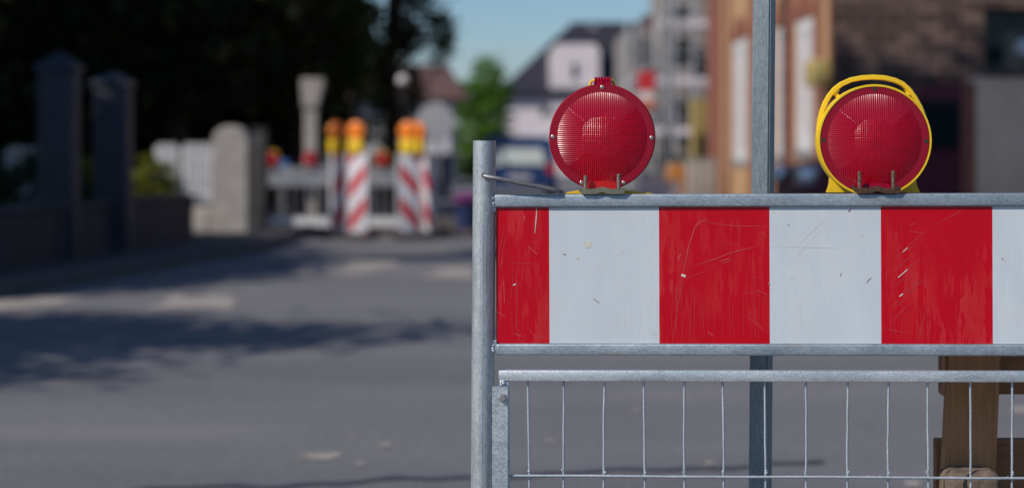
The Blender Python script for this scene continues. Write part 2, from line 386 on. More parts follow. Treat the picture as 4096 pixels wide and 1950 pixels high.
# ------------------------------------------------------------------ barrier in front
TH, TILT = R(3.0), R(.22)
X0 = gx(2000, D0)
sT, cT = math.sin(TH), math.cos(TH)
def U(x):
    k = (x - 2048) / F
    return (k * D0 - X0) / (cT + k * sT)
def LZ(x, y):
    u = U(x); return EYE - (y - YH) / F * (D0 - u * sT) - u * math.tan(TILT)
def L(x, y): return (U(x), LZ(x, y))
bar = thing('road_barrier', 'large red and white striped barrier in front, with a wire mesh panel below', 'barrier', (X0, D0, 0), 0)
bar.rotation_euler = (0, -TILT, -TH)
XE = 1.75        # the barrier runs on past the right edge of the picture to a second post
zt, zb = LZ(2000, 777), LZ(2000, 828)
RY = .0125
b = nb(); box(b, -.006, XE, -RY, RY, zb, zt, .0032, 3); obj('top_rail', b, 'rail', bar)
zp = LZ(2000, 1371.5); zq = LZ(2000, 1417)
b = nb(); box(b, -.004, XE, -RY, RY, zq, zp, .0032, 3); obj('bottom_rail', b, 'rail', bar)
# striped panel
edges = [1992.6, 2205, 2643.6, 3084.6, 3529.5, 3975, 4425]
us = [U(x) for x in edges]; us += [us[-1] + .2, us[-1] + .4, XE]
pan = nb(); box(pan, us[0], XE, -.006, .006, zp + .0003, zb - .0003, mi=2)
us_s = us[:]
for i in range(len(us_s) - 1):
    y = -.0064
    nx = 1
    q = [pan.verts.new(p) for p in ((us_s[i], y, zp + .0008), (us_s[i + 1], y, zp + .0008), (us_s[i + 1], y, zb - .0008), (us_s[i], y, zb - .0008))]
    f = pan.faces.new(q); f.material_index = i % 2
SCR = []
def scr(o, s, pts, w, mi): SCR.append(([(o[0] + x / s, o[1] + y / s) for x, y in pts], w, mi))
A3, B4, C5 = ((1980, 780), 1.978), ((2600, 780), 1.978), ((3400, 780), 1.977)
for (o, pts, w, mi) in [
    (A3, [(348, 95), (343, 180), (332, 300)], 2.0, 4), (A3, [(160, 708), (180, 700)], 2.6, 4), (A3, [(278, 405), (352, 466)], 1.4, 3),
    (A3, [(40, 560), (60, 400), (95, 250)], .7, 3), (A3, [(60, 600), (80, 420), (120, 250)], .7, 3), (A3, [(90, 840), (85, 680)], 1.6, 3),
    (A3, [(125, 530), (260, 535), (375, 548)], .8, 3), (A3, [(175, 1100), (190, 850), (180, 560)], .7, 3), (A3, [(165, 1090), (225, 1110)], 1.4, 3),
    (A3, [(255, 990), (300, 1080), (370, 1165)], .7, 3), (A3, [(400, 1020), (430, 900), (415, 760)], .6, 3), (A3, [(250, 160), (250, 200)], 2.6, 3),
    (A3, [(30, 915), (95, 960)], .9, 3), (A3, [(130, 870), (155, 700), (150, 470)], .6, 3), (A3, [(205, 1165), (180, 960)], .6, 3),
    (A3, [(790, 815), (838, 848)], 1.7, 5), (A3, [(965, 500), (1010, 450), (1060, 428)], .8, 4), (A3, [(550, 462), (578, 470)], 1.8, 5),
    (A3, [(1245, 1100), (1320, 1085)], 1.0, 4), (A3, [(1120, 140), (1155, 158)], .9, 4), (A3, [(1355, 165), (1400, 112)], .9, 3),
    (B4, [(275, 620), (320, 400), (372, 245), (410, 210), (480, 180)], 1.9, 3), (B4, [(430, 205), (560, 228), (700, 243), (820, 243), (945, 246)], .9, 3),
    (B4, [(290, 655), (380, 625), (470, 592)], .8, 3), (B4, [(375, 552), (520, 505), (640, 458), (740, 430), (855, 408)], 1.5, 3),
    (B4, [(190, 1165), (225, 920), (272, 645)], 1.1, 3), (B4, [(262, 626), (294, 640)], 5.2, 4), (B4, [(600, 362), (680, 385), (745, 410)], .6, 3),
    (B4, [(235, 520), (245, 480), (265, 458)], 3.4, 3), (B4, [(735, 762), (800, 770), (880, 762)], .9, 3), (B4, [(110, 300), (170, 380), (230, 490)], .5, 3),
    (B4, [(790, 965), (850, 1010), (905, 1066)], 1.0, 3), (B4, [(760, 880), (830, 960), (920, 1080)], .5, 3), (B4, [(570, 520), (650, 495)], 1.6, 3), (B4, [(590, 535), (660, 512)], 1.2, 3),
    (B4, [(130, 165), (175, 110)], .8, 3), (B4, [(470, 1080), (510, 1108)], 1.6, 3), (B4, [(820, 640), (905, 662)], .5, 3), (B4, [(895, 285), (912, 305)], 1.5, 3),
    (B4, [(835, 720), (850, 700), (845, 650)], .7, 3), (B4, [(855, 745), (950, 790)], .9, 3),
    (B4, [(1165, 412), (1290, 290), (1412, 175)], .8, 4), (B4, [(1105, 565), (1230, 415), (1380, 258)], .6, 4), (B4, [(960, 408), (1150, 408), (1330, 412), (1510, 413)], .7, 4),
    (B4, [(1125, 660), (1150, 640)], .9, 4), (B4, [(1107, 232), (1113, 238)], 3, 5), (B4, [(950, 690), (958, 705)], 3, 5), (B4, [(1515, 640), (1525, 610)], 1, 5),
    (C5, [(430, 447), (500, 378), (592, 294)], .9, 3), (C5, [(430, 447), (465, 412)], 1.6, 4), (C5, [(365, 492), (440, 440), (520, 400)], 1.5, 3), (C5, [(345, 608), (430, 530), (532, 452)], .9, 3),
    (C5, [(342, 688), (460, 585), (592, 480)], .9, 3), (C5, [(390, 648), (465, 585)], 1.8, 4), (C5, [(400, 797), (428, 776)], 2.4, 4), (C5, [(390, 805), (480, 730), (570, 655)], .9, 3),
    (C5, [(465, 778), (580, 672)], .8, 3), (C5, [(355, 865), (395, 822)], 1.2, 3), (C5, [(348, 1003), (410, 920), (490, 843)], 1.1, 3), (C5, [(350, 900), (460, 800)], .6, 3),
    (C5, [(550, 1160), (580, 1020), (613, 900)], .9, 3), (C5, [(690, 230), (790, 175), (865, 135), (925, 86)], .8, 3), (C5, [(370, 720), (450, 640)], .7, 3), (C5, [(485, 290), (605, 293)], .7, 3),
    (C5, [(280, 1050), (380, 1072), (470, 1080)], .9, 3), (C5, [(300, 700), (298, 590)], .7, 3), (C5, [(485, 245), (540, 205)], .9, 3), (C5, [(365, 445), (410, 410)], .8, 3),
    (C5, [(138, 693), (160, 665), (182, 646)], 1.6, 5), (C5, [(103, 325), (115, 300)], 3.2, 4), (C5, [(0, 130), (18, 108)], 3, 5), (C5, [(1210, 500), (1220, 506)], 2.4, 5), (C5, [(1000, 830), (1015, 820)], 1.2, 3)]:
    scr(o[0], o[1], pts, w, mi)
rs = random.Random(3)
for o, xa, xb, ya in ((A3, 40, 430, 950), (B4, 190, 940, 700), (C5, 270, 1120, 860)):     # dried drips
    x = xa
    while x < xb:
        y0 = ya + rs.uniform(-60, 190); pts = []; xx = x
        y = y0
        while y < 1166:
            pts.append((xx, y)); xx += rs.uniform(-5, 5); y += rs.uniform(35, 70)
        if len(pts) > 1: scr(o[0], o[1], pts, rs.choice((.3, .4, .55)), 3)
        x += rs.uniform(20, 75)
for pts, w, mi in SCR:
    h = w * .0004
    pp = [Vector(L(x, y)) for x, y in pts]; va = []; vb = []
    for i, p in enumerate(pp):
        d = (pp[min(i + 1, len(pp) - 1)] - pp[max(i - 1, 0)]).normalized(); nn = Vector((-d.y, d.x))
        k = h * (.35 if i in (0, len(pp) - 1) and len(pp) > 2 else 1)
        yy = -.00675 - .00006 * (mi - 3)
        va.append(pan.verts.new((p.x + nn.x * k, yy, p.y + nn.y * k))); vb.append(pan.verts.new((p.x - nn.x * k, yy, p.y - nn.y * k)))
    for i in range(len(pp) - 1):
        f = pan.faces.new((va[i], vb[i], vb[i + 1], va[i + 1])); f.material_index = mi
for (o, cx, cy, r) in ((A3, 745, 388, 33), (A3, 668, 498, 20), (A3, 1042, 1010, 9)):
    c0 = L(o[0][0] + cx / o[1], o[0][1] + cy / o[1]); rr = r / o[1] / 2193
    ring = [pan.verts.new((c0[0] + rr * rs.uniform(.75, 1.15) * math.cos(a), -.00672, c0[1] + rr * rs.uniform(.6, 1.1) * math.sin(a) * (1 if r > 25 else .5))) for a in [2 * math.pi * i / 18 for i in range(18)]]
    f = pan.faces.new(ring); f.material_index = 6
obj('striped_panel', pan, ['film_red', 'film_white', 'rail', 'scratch_red', 'scratch_white', 'scratch_dark', 'smudge'], bar)
# round post (leans a little), hollow, with the pin's hole shown as a dark bore
pr = .0209
def post_x(z):  # centre of the post at height z
    ya = 562; t = (LZ(2000, ya) - z) / (LZ(2000, ya) - LZ(2000, 1950)); return (U(1947.2) * (1 - t) + U(1933.0) * t)
ztop = LZ(2000, 562)
b = nb()
ps = [(post_x(z), 0, z) for z in [ztop - k * .08 for k in range(40)] if z > -.001] + [(post_x(0), 0, 0)]
tube(b, ps[::-1], pr, 40, caps=False); tube(b, ps[:2], pr - .0027, 40, caps=False)
top = []
for rr in (pr, pr - .0027): top.append([b.verts.new((ps[0][0] + rr * math.cos(a), rr * math.sin(a), ztop)) for a in [2 * math.pi * k / 40 for k in range(40)]])
for k in range(40): b.faces.new((top[0][k], top[0][(k + 1) % 40], top[1][(k + 1) % 40], top[1][k]))
# long weld seam, raised
tube(b, [(post_x(z) + .0002, -pr - .0001 + .0004, z) for z in [ztop - .11 - k * .05 for k in range(20)]], .0009, 6)
post = obj('post', b, 'pole', bar)
hz = LZ(2000, 700); hx = post_x(hz) - .0005
b = nb(); lathe(b, [(.0043, -.0004), (.0043, .0025)], 'y', 24, (hx + .001, -pr - .0006, hz)); obj('pin_hole', b, 'black', post)
b = nb()
e = L(2254, 770)
tube(b, [(hx + .002, -.010, hz - .001), (hx + .003, -pr - .004, hz - .0012), (hx + .010, -pr - .0075, hz - .003), (hx + .03, -pr - .008, hz - .0065),
         (e[0] - .02, -.021, e[1] + .0075), (e[0] - .006, -.018, e[1] + .0042), (e[0] + .001, -.0115, e[1] + .0014), (e[0] + .002, -.004, e[1] + .0008)],
     [.0041, .0041, .0042, .0043, .0042, .0040, .0036, .0028], 14)
obj('locking_pin', b, 'pin', bar)
# welds, lower bracket, mesh frame
def blob(bm, x, y, z, r, n=7, seed=0, str_=1):
    q = random.Random(seed)
    for _ in range(n):
        res = bmesh.ops.create_icosphere(bm, subdivisions=2, radius=r * q.uniform(.45, 1))
        o = Vector((x + q.uniform(-r, r) * .6, y + q.uniform(-r, 0) * .4, z + q.uniform(-r, r) * str_))
        for v in res['verts']: v.co += o
        for v in res['verts']:
            for f in v.link_faces: f.smooth = True
b = nb(); box(b, post_x(zb) + pr - .004, -.003, -.010, .010, zb - .008, zt - .004, .001, 1)
blob(b, -.0075, -.010, (zt + zb) / 2, .0045, 9, 1, 2.0); obj('weld_seam', b, 'bright', bar)
b = nb(); box(b, post_x(zp) + pr - .004, -.0025, -.011, .009, LZ(2000, 1412), LZ(2000, 1356), .001, 1)
blob(b, -.0105, -.0105, LZ(2000, 1380), .0035, 9, 2, 3); obj('weld_seam', b, 'bright', bar)
z1, z2 = LZ(2000, 1478), LZ(2000, 1521)
fr = obj('mesh_frame', (lambda b: (box(b, U(2001), XE - .02, -.010, .010, z2, z1, .0022, 2), box(b, U(2013), U(2043), -.008, .010, .06, z2 - .0005, .0018, 2),
     box(b, XE - .045, XE - .025, -.008, .010, .06, z2 - .0005, .0018, 2), box(b, U(2001), XE - .02, -.010, .010, .04, .0595, .002, 2), blob(b, U(2016), -.0095, z2 - .0035, .0045, 12, 5, .6), b)[-1])(nb()), 'bright', bar)
b = nb()
pts = [L(1975.6, 1541), L(2038, 1541.5), (U(2033), .06), (U(1968.5), .06)]
prism(b, pts[::-1], -.0135, -.0095); bpl = obj('bracket_plate', b, 'bright', bar)
b = nb(); bx, bz = L(2017.8, 1585.7)
lathe(b, [(.0001, -.0205), (.0052, -.0205), (.0066, -.0192), (.0066, -.0140)], 'y', 6, (bx, 0, bz)); lathe(b, [(.0076, -.0146), (.0076, -.0137)], 'y', 20, (bx, 0, bz))
for f in b.faces: f.smooth = False
obj('bolt', b, 'steel', bpl)
b = nb(); blob(b, U(1974), -.008, LZ(2000, 1700), .0042, 9, 7, 2.6); obj('weld_seam', b, 'bright', bar); b = nb(); blob(b, U(1971), -.006, LZ(2000, 1935), .0036, 6, 8, 2.2); obj('weld_seam', b, 'bright', bar)
top_x = [2115.7, 2259.3, 2421.7, 2581, 2745, 2897, 3064, 3229, 3396, 3560, 3717, 3888, 4055]
bot_x = [2121, 2259, 2419.5, 2584.5, 2740, 2898.6, 3066, 3230, 3394, 3556.5, 3717, 3886, 4051.5]
tu = [U(x) for x in top_x] + [U(4055) + .0745 * k for k in range(1, 10)]; bu = [U(x) for x in bot_x] + [U(4051) + .0745 * k for k in range(1, 10)]
zc = LZ(2000, 1899)
for i, (a_, b_) in enumerate(zip(tu, bu)):
    if a_ > XE - .05: break
    b = nb(); zz = [z2 + .004 + (zc - z2) * k / 6 for k in range(7)] + [zc - .1, zc - .2, zc - .35, zc - .5, zc - .65, .05]
    q = random.Random(i); path = []
    for z in zz:
        t = min(1.1, (z2 - z) / (z2 - zc)); path.append((a_ * (1 - t) + b_ * t + q.uniform(-.0005, .0005) + .0005 * math.sin(t * 3.1 + i), .0, z))
    tube(b, path, .0021, 10); blob(b, path[6][0] + q.choice((-.0015, .0015)), -.001, zc + .009, .0022, 4, i, 1.6)
    obj('mesh_wire', b, 'wire', bar)
for k in range(4):
    b = nb(); z = zc - k * .235
    tube(b, [(U(2043) + (XE - .045 - U(2043)) * t / 12, -.0045, z + .0006 * math.sin(t * 1.9) - (U(2043) + (XE - U(2043)) * t / 12) * .0000) for t in range(13)], .0025, 10)
    q = random.Random(k)
    for j in range(14): blob(b, q.uniform(.1, 1.5), -.0045, z + .0022, .0016, 2, j, .3)
    obj('cross_wire', b, 'wire', bar)
# far end post and feet
b = nb(); tube(b, [(XE + .02, 0, 0), (XE + .02, 0, ztop)], pr, 24); obj('post', b, 'pole', bar)
for ux in (post_x(0), XE + .02):
    b = nb(); box(b, ux - .09, ux + .09, -.38, .38, 0.0, .05, .012, 2); obj('foot', b, 'black', bar)

# ------------------------------------------------------------------ warning beacons
def lens_mesh(Rr, y_face, sgn):
    b = nb(); pitch = .0037; n = 300; step = 2 * Rr / n; grid = {}
    rc = .0365
    for i in range(n + 1):
        for j in range(n + 1):
            x = -Rr + i * step; z = -Rr + j * step; r = math.hypot(x, z)
            if r > Rr + step: continue
            cx = abs(math.cos(math.pi * x / pitch)); cz = abs(math.cos(math.pi * z / pitch))
            if max(abs(x), abs(z) * 1.0) < rc and r < rc * 1.08: h = (1 - cx) * .0006 + (1 - cz) * .0006; h = .0012 - h
            elif abs(z) > abs(x) * .82 + .003: h = .0010 * cx
            else: h = .0010 * cz
            dome = .017 * (1 - (r / Rr) ** 2)
            grid[i, j] = b.verts.new((x, y_face + sgn * (h + dome), z))
    for (i, j), v in list(grid.items()):
        q = [grid.get(k) for k in ((i, j), (i + 1, j), (i + 1, j + 1), (i, j + 1))]
        if all(q):
            f = b.faces.new(q if sgn < 0 else q[::-1]); f.smooth = True
    return b
LENS = {}
def beacon(label, loc, style, rz=0, group=None, k=1.0):
    t = thing('warning_beacon', label, 'beacon', loc, rz, group)
    cz = .1035 if style == 'plain' else .0952; Rm = .0965 * k
    # rim body
    b = nb()
    prof = [(.0815 * k, -.0305), (.0942 * k, -.0305), (.0948 * k, -.0300), (.0950 * k, -.0255), (Rm, -.0250), (Rm, -.020), (.0945 * k, -.019), (.0945 * k, .018), (Rm, .019), (Rm, .0232), (.0935 * k, .0305), (.0815 * k, .0305), (.0815 * k, .027), (.0905 * k, .024), (.0905 * k, -.024), (.0815 * k, -.027)]
    lathe(b, prof, 'y', 96, (0, 0, cz), close=True); rim = obj('rim', b, 'red_rim_clear', t)
    for nm, ang in (('f', 0),):
        if 'front' not in LENS:
            o = obj('lens', lens_mesh(.083 * 1.0, -.0292, -1), 'red_lens', t, (0, 0, cz)); LENS['front'] = o
            o2 = obj('lens', lens_mesh(.083, .0292, 1), 'red_lens', t, (0, 0, cz)); LENS['back'] = o2
        else:
            for kk in ('front', 'back'):
                o = LENS[kk].copy(); C.objects.link(o); o.parent = t; o.location = (0, 0, cz); o.scale = (k, 1, k)
    # reflector: shallow dish with a lamp holder in the middle
    b = nb(); lathe(b, [(.088 * k, -.006), (.07 * k, .004), (.045 * k, .010), (.02 * k, .012), (.0001, .012)], 'y', 48, (0, 0, cz), close=False)
    for f in b.faces: f.smooth = False
    rf = obj('reflector', b, 'reflector', t)
    b = nb(); lathe(b, [(.0001, -.016), (.006, -.015), (.009, -.010), (.009, .008)], 'y', 20, (0, 0, cz)); obj('bulb', b, 'red_neck', rf)
    for (sx, sz) in ((0.0, .0905), (-.0893, .0008), (.0893, -.001), (-.0372, -.0820), (.0390, -.0822)):
        b = nb()
        if style == 'plain':
            lathe(b, [(.0034, -.0300), (.0034, -.0314), (.0027, -.0318), (.0027, -.0310), (.0017, -.0310), (.0015, -.0322), (.0001, -.0324)], 'y', 20, (sx * k, 0, cz + sz * k)); obj('screw', b, 'steel', rim)
        else:
            lathe(b, [(.0042, -.0300), (.0042, -.0311), (.0026, -.0313), (.0022, -.0308), (.0001, -.0308)], 'y', 6, (sx * k, 0, cz + sz * k)); obj('screw', b, 'dark_screw', rim)
    # neck at the foot of the lens
    b = nb(); w = .0268
    top = -.0795 * k if style == 'plain' else -cz + .0185; pts = [(-w, -cz + .0078)] + [(w, -cz + .0078)] + [(w * math.cos(a), cz * 0 + top - .004 + .0045 * math.sin(a)) for a in [math.pi * i / 10 for i in range(0, 11)]]
    pts = [(x, z + cz) for x, z in pts]
    prism(b, pts, -.049, -.028); bmesh.ops.bevel(b, geom=[e for e in b.edges], offset=.0012, segments=2, affect='EDGES')
    obj('neck', b, 'red_neck' if style == 'plain' else 'red_rim', t)
    # yellow case
    if style == 'plain':
        b = nb(); pts = [(.094, 0), (.085, .0016), (.045, .0058), (0, .0075), (-.045, .0056), (-.066, .0018), (-.068, 0)]
        prism(b, pts, -.012, .030); obj('base', b, 'yellow', t)
        b = nb()
        for i in range(6):
            x = -.0125 + i * .0052 + .0005
            lathe(b, [(.0045, x - .0026), (.0066, x - .0015), (.0071, x), (.0066, x + .0015), (.0045, x + .0026)], 'x', 20, (0, -.017, cz + .1035))
        box(b, -.0155, .0150, -.024, -.010, cz + .0945, cz + .102, .001, 1)
        for i in range(3): box(b, -.0148 + i * .0142, -.0132 + i * .0142, -.0262, -.020, cz + .094, cz + .103)
        obj('hinge', b, 'red_rim', t)
        for s in (-1, 1):
            b = nb(); tube(b, [(s * .0225 - (.001 if s < 0 else .0), -.004, cz + .0925), (s * .0215, -.005, cz + .100), (s * .0185, -.008, cz + .1045), (s * .0125, -.012, cz + .1045)], [.0022, .0024, .0024, .002], 10)
            obj('clip', b, 'yellow', t)
    else:
        sc = 1 / 2.358 / 2245
        def Q(x, y): return ((x - 622.5) * sc, (672 - y) * sc + cz)
        b = nb(); lathe(b, [(.0948 * k, -.0318), (.0978 * k, -.0318), (.0986 * k, -.030), (.0986 * k, .020), (.0968 * k, .020), (.0968 * k, -.0309), (.0948 * k, -.0309)], 'y', 96, (0, 0, cz), close=True)
        for v in b.verts: v.co.x *= 1.006; v.co.z += 0
        obj('case', b, 'yellow', t)
        b = nb(); left = [Q(185, 1172), Q(205, 1120), Q(213, 1075), Q(214, 1030), Q(200, 985), Q(185, 940)]; right = [Q(1065, 940), Q(1045, 990), Q(1035, 1040), Q(1042, 1090), Q(1056, 1130), Q(1078, 1172)]
        arc = []
        for i in range(31):
            a = R(-28 - 124 * i / 30); arc.append((.0985 * k * math.cos(a), cz + .0985 * k * math.sin(a)))
        arc = [p for p in arc if p[1] > .0045]
        # keep it as two cheeks and a sill so the outline stays simple
        prism(b, left + [(x, z) for x, z in arc[::-1]][:0] + [(-.0985 * k * math.cos(R(d)), cz - .0985 * k * math.sin(R(d))) for d in range(30, 72, 3)] + [(-.03, .001)], -.004, .024)
        prism(b, [(.03, .001)] + [(.0985 * k * math.cos(R(d)), cz - .0985 * k * math.sin(R(d))) for d in range(70, 28, -3)] + right, -.004, .024)
        box(b, -.032, .032, -.004, .024, .0006, .012)
        for v in b.verts:
            if v.co.z < .0004: v.co.z = .0004
        obj('base', b, 'yellow', t)
        hp = [(97, 640), (100, 560), (112, 470), (133, 390), (165, 305), (205, 235), (255, 175), (320, 125), (410, 85), (510, 65), (620, 58), (730, 65), (830, 88), (905, 122), (965, 175), (1025, 255), (1075, 345), (1110, 430), (1132, 510), (1140, 590)]
        def strip(bm, pts, wd, y0, y1):
            pp = [Vector(Q(*p)) for p in pts]; rows = []
            for i, p in enumerate(pp):
                d = (pp[min(i + 1, len(pp) - 1)] - pp[max(i - 1, 0)]).normalized(); nn = Vector((-d.y, d.x))
                w_ = wd[i] if isinstance(wd, list) else wd
                rows.append([bm.verts.new((p.x + nn.x * a * w_, yy, p.y + nn.y * a * w_)) for a, yy in ((-.7, y0), (.7, y0), (1, y0 + .002), (1, y1), (-1, y1), (-1, y0 + .002))])
            for a, c in zip(rows, rows[1:]):
                for i in range(6):
                    f = bm.faces.new((a[i], a[(i + 1) % 6], c[(i + 1) % 6], c[i])); f.smooth = True
            bm.faces.new(rows[0]); bm.faces.new(rows[-1][::-1]); bmesh.ops.recalc_face_normals(bm, faces=bm.faces)
        b = nb(); strip(b, hp, [.0036 + .0009 * math.sin(math.pi * i / 19) for i in range(20)], -.010, .006)
        strip(b, [(262, 180), (262, 215), (285, 243), (312, 262)], [.0085, .0042, .0038, .0068], -.0065, .005)
        strip(b, [(965, 178), (968, 212), (945, 240), (925, 258)], [.0085, .0042, .0038, .0068], -.0065, .005)
        obj('handle', b, 'yellow', t)
        for f in range(0): pass
    # clamp with two threaded studs
    br = nb(); hw = .0432; nP = 30; up = []; lo = []
    for i in range(nP + 1):
        s = -1 + 2 * i / nP; x = s * hw
        zu = .0098 + .0038 * math.exp(-(s / .22) ** 2) + (.0020 * max(0, abs(s) - .72) / .28)
        zl = .0003 + .0040 * math.exp(-(s / .20) ** 2) + .0085 * max(0, (abs(s) - .80) / .2) ** 1.8
        up.append((x, zu)); lo.append((x, zl))
    for (A, B) in zip(range(nP), range(1, nP + 1)):
        q = [up[A], up[B], lo[B], lo[A]]
        f4 = [br.verts.new((x, -.0545, z)) for x, z in q]; b4 = [br.verts.new((x, -.041, z)) for x, z in q]
        br.faces.new(f4[::-1]); br.faces.new(b4); br.faces.new((f4[0], b4[0], b4[1], f4[1])); br.faces.new((f4[3], f4[2], b4[2], b4[3]))
        if A == 0: br.faces.new((f4[0], f4[3], b4[3], b4[0]))
        if B == nP: br.faces.new((f4[1], b4[1], b4[2], f4[2]))
    for v in br.verts: v.co.y += -.0105
    bmesh.ops.remove_doubles(br, verts=br.verts, dist=1e-6); bmesh.ops.recalc_face_normals(br, faces=br.faces)
    cl = obj('clamp', br, 'zinc_yellow' if style == 'plain' else 'rust', t)
    for s, h in ((-1, .0335), (1, .0358)) if style == 'plain' else ((-1, .0390), (1, .0398)):
        xs = s * .0300 + (0 if style == 'plain' else -.0005)
        b = nb(); prof = [(.0001, .001)]
        z = .001; tp = .00125
        while z < h: prof += [(.0037, z), (.0029, z + tp / 2)]; z += tp
        prof += [(.0030, h), (.0001, h + .0003)]
        lathe(b, prof, 'z', 16, (xs, -.0583, .0005)); obj('stud', b, 'bolt_zinc' if style == 'plain' else 'rust_bolt', cl)
    return t
def on_rail(x, yoff=0.0):
    u = U(x); z = zt
    p = Matrix.Rotation(-TH, 4, 'Z') @ Matrix.Rotation(-TILT, 4, 'Y') @ Vector((u, yoff, z)); return (p.x + X0, p.y + D0, p.z)
b1 = beacon('red warning beacon with a red hinge on top, on the rail beside the round post', on_rail(2417, .046), 'plain', -TH, k=1.008)
b2 = beacon('red warning beacon in a yellow case with carrying handle, right of the square post', on_rail(3512, .046), 'case', -TH, k=1.035)

# ------------------------------------------------------------------ square post behind the barrier
DP = 3.83; w = .0180
zz = [0, 2.4]
def sq(z): 
    y = YH - (z - EYE) * F / DP
    return gx(3057 - (y) * 16 / 1950, DP)
v = []
b = nb()
for z in (0.0, 2.4):
    ring = []
    for (a, c) in ((-w, -w), (w, -w), (w, w), (-w, w)):
        ca, sa = math.cos(R(25)), math.sin(R(25)); ring.append(b.verts.new((sq(z) + a * ca + c * sa, DP - a * sa + c * ca, z)))
    v.append(ring)
for i in range(4): b.faces.new((v[0][i], v[0][(i + 1) % 4], v[1][(i + 1) % 4], v[1][i]))
b.faces.new(v[1]); b.faces.new(v[0][::-1])
bmesh.ops.bevel(b, geom=[e for e in b.edges if abs(e.verts[0].co.z - e.verts[1].co.z) > 1], offset=.003, segments=3, affect='EDGES')
bmesh.ops.recalc_face_normals(b, faces=b.faces)
sp = thing('square_post', 'galvanised square steel post standing behind the barrier between the two beacons', 'post')
obj('shaft', b, 'square', sp)
b = nb(); box(b, gx(3045, DP) - .17, gx(3045, DP) + .17, DP + .03 - .03, DP + .40, 0, .10, .02); obj('foot', b, 'black', sp)

# ------------------------------------------------------------------ wooden trestle and concrete foot, lower right
DW = 3.74
wt = thing('wooden_frame', 'standing frame of raw wooden boards behind the wire mesh at the right', 'pallet', (gx(3780, DW), DW, 0))
def wl_(x, y, D=DW): return (gx(x, D) - gx(3780, DW), gz(y, D))
b = nb(); x0, z0 = wl_(3778, 1585); x1, z1_ = wl_(4500, 1405); box(b, x0, x0 + .62, .035, .057, z0, z1_, .002, 1); obj('cross_board', b, 'wood_h', wt)
b = nb(); x0, z0 = wl_(3762, 1990); x1, z1_ = wl_(4500, 1768); box(b, x0, x0 + .62, .045, .067, z0 - .02, z1_, .002, 1); obj('cross_board', b, 'wood_h', wt)
b = nb(); pts = [wl_(3795, 1400), wl_(3770, 1900), wl_(3765, 2050), wl_(3978, 2050), wl_(3983, 1900), wl_(4005, 1400)]
prism(b, pts, .0, .024); bmesh.ops.bevel(b, geom=list(b.edges), offset=.002, segments=1, affect='EDGES'); obj('upright_plank', b, 'wood', wt)
b = nb(); pts = [wl_(3782, 1400), wl_(3778, 1585), wl_(3787, 1590), wl_(3790, 1400)]; prism(b, pts, .005, .033); obj('upright_plank', b, 'wood', wt)
b = nb(); q0 = wl_(4500, 1400); box(b, .52, .62, .0, .024, -.0 + .001, q0[1], .002, 1); obj('upright_plank', b, 'wood', wt)
b = nb(); box(b, .01, .10, .0 + .0245, .034, .001, wl_(3800, 2051)[1], .002, 1); obj('upright_plank', b, 'wood', wt)
b = nb(); D_ = DW - .05
xa, xb, zt_ = gx(3768, D_), gx(3990, D_), gz(1872, D_)
box(b, xa, xb, D_ - .045, D_ + .045, .0, zt_, .02, 4)
bmesh.ops.subdivide_edges(b, edges=[e for e in b.edges if e.calc_length() > .04], cuts=6, use_grid_fill=True)
for v_ in b.verts: v_.co += Vector((random.uniform(-.0015, .0015), random.uniform(-.0015, .0015), random.uniform(-.0015, .0015)))
tag(obj('concrete_block', b, 'stone'), 'rough sandy concrete block in front of the wooden boards at the bottom right', 'block')

# ------------------------------------------------------------------ trees
def crown_mesh(name, blobs, n, leaf, mname, seed=1, droop=0, clump=.35):
    """blobs: list of (x,y,z, rx,ry,rz); n leaf faces grouped in clumps through the volume"""
    q = random.Random(seed); vs = []; fs = []
    vol = [bl[3] * bl[4] * bl[5] for bl in blobs]; tot = sum(vol)
    for bl, vv in zip(blobs, vol):
        m_ = int(n * vv / tot); nc = max(6, m_ // 38)
        for _ in range(nc):
            while True:
                d = Vector((q.uniform(-1, 1), q.uniform(-1, 1), q.uniform(-1, 1)))
                if d.length < 1: break
            d = d.normalized() * (d.length ** .45) * q.uniform(.8, 1.08)
            c = Vector((bl[0] + d.x * bl[3], bl[1] + d.y * bl[4], bl[2] + d.z * bl[5]))
            cr = clump * q.uniform(.5, 1.3)
            for _ in range(38):
                p = c + Vector((q.gauss(0, cr), q.gauss(0, cr), q.gauss(0, cr * .6) - droop * abs(q.gauss(0, 1)) * cr))
                a = Vector((q.gauss(0, 1), q.gauss(0, 1), q.gauss(0, .6))).normalized(); e_ = a.cross(Vector((q.gauss(0, 1), q.gauss(0, 1), q.gauss(0, 1)))).normalized()
                s = leaf * q.uniform(.6, 1.3); k = len(vs)
                vs += [p - a * s, p + e_ * s * .45, p + a * s, p - e_ * s * .45]; fs.append((k, k + 1, k + 2, k + 3))
    me = bpy.data.meshes.new(name); me.from_pydata(vs, [], fs); me.materials.append(M[mname]); return me
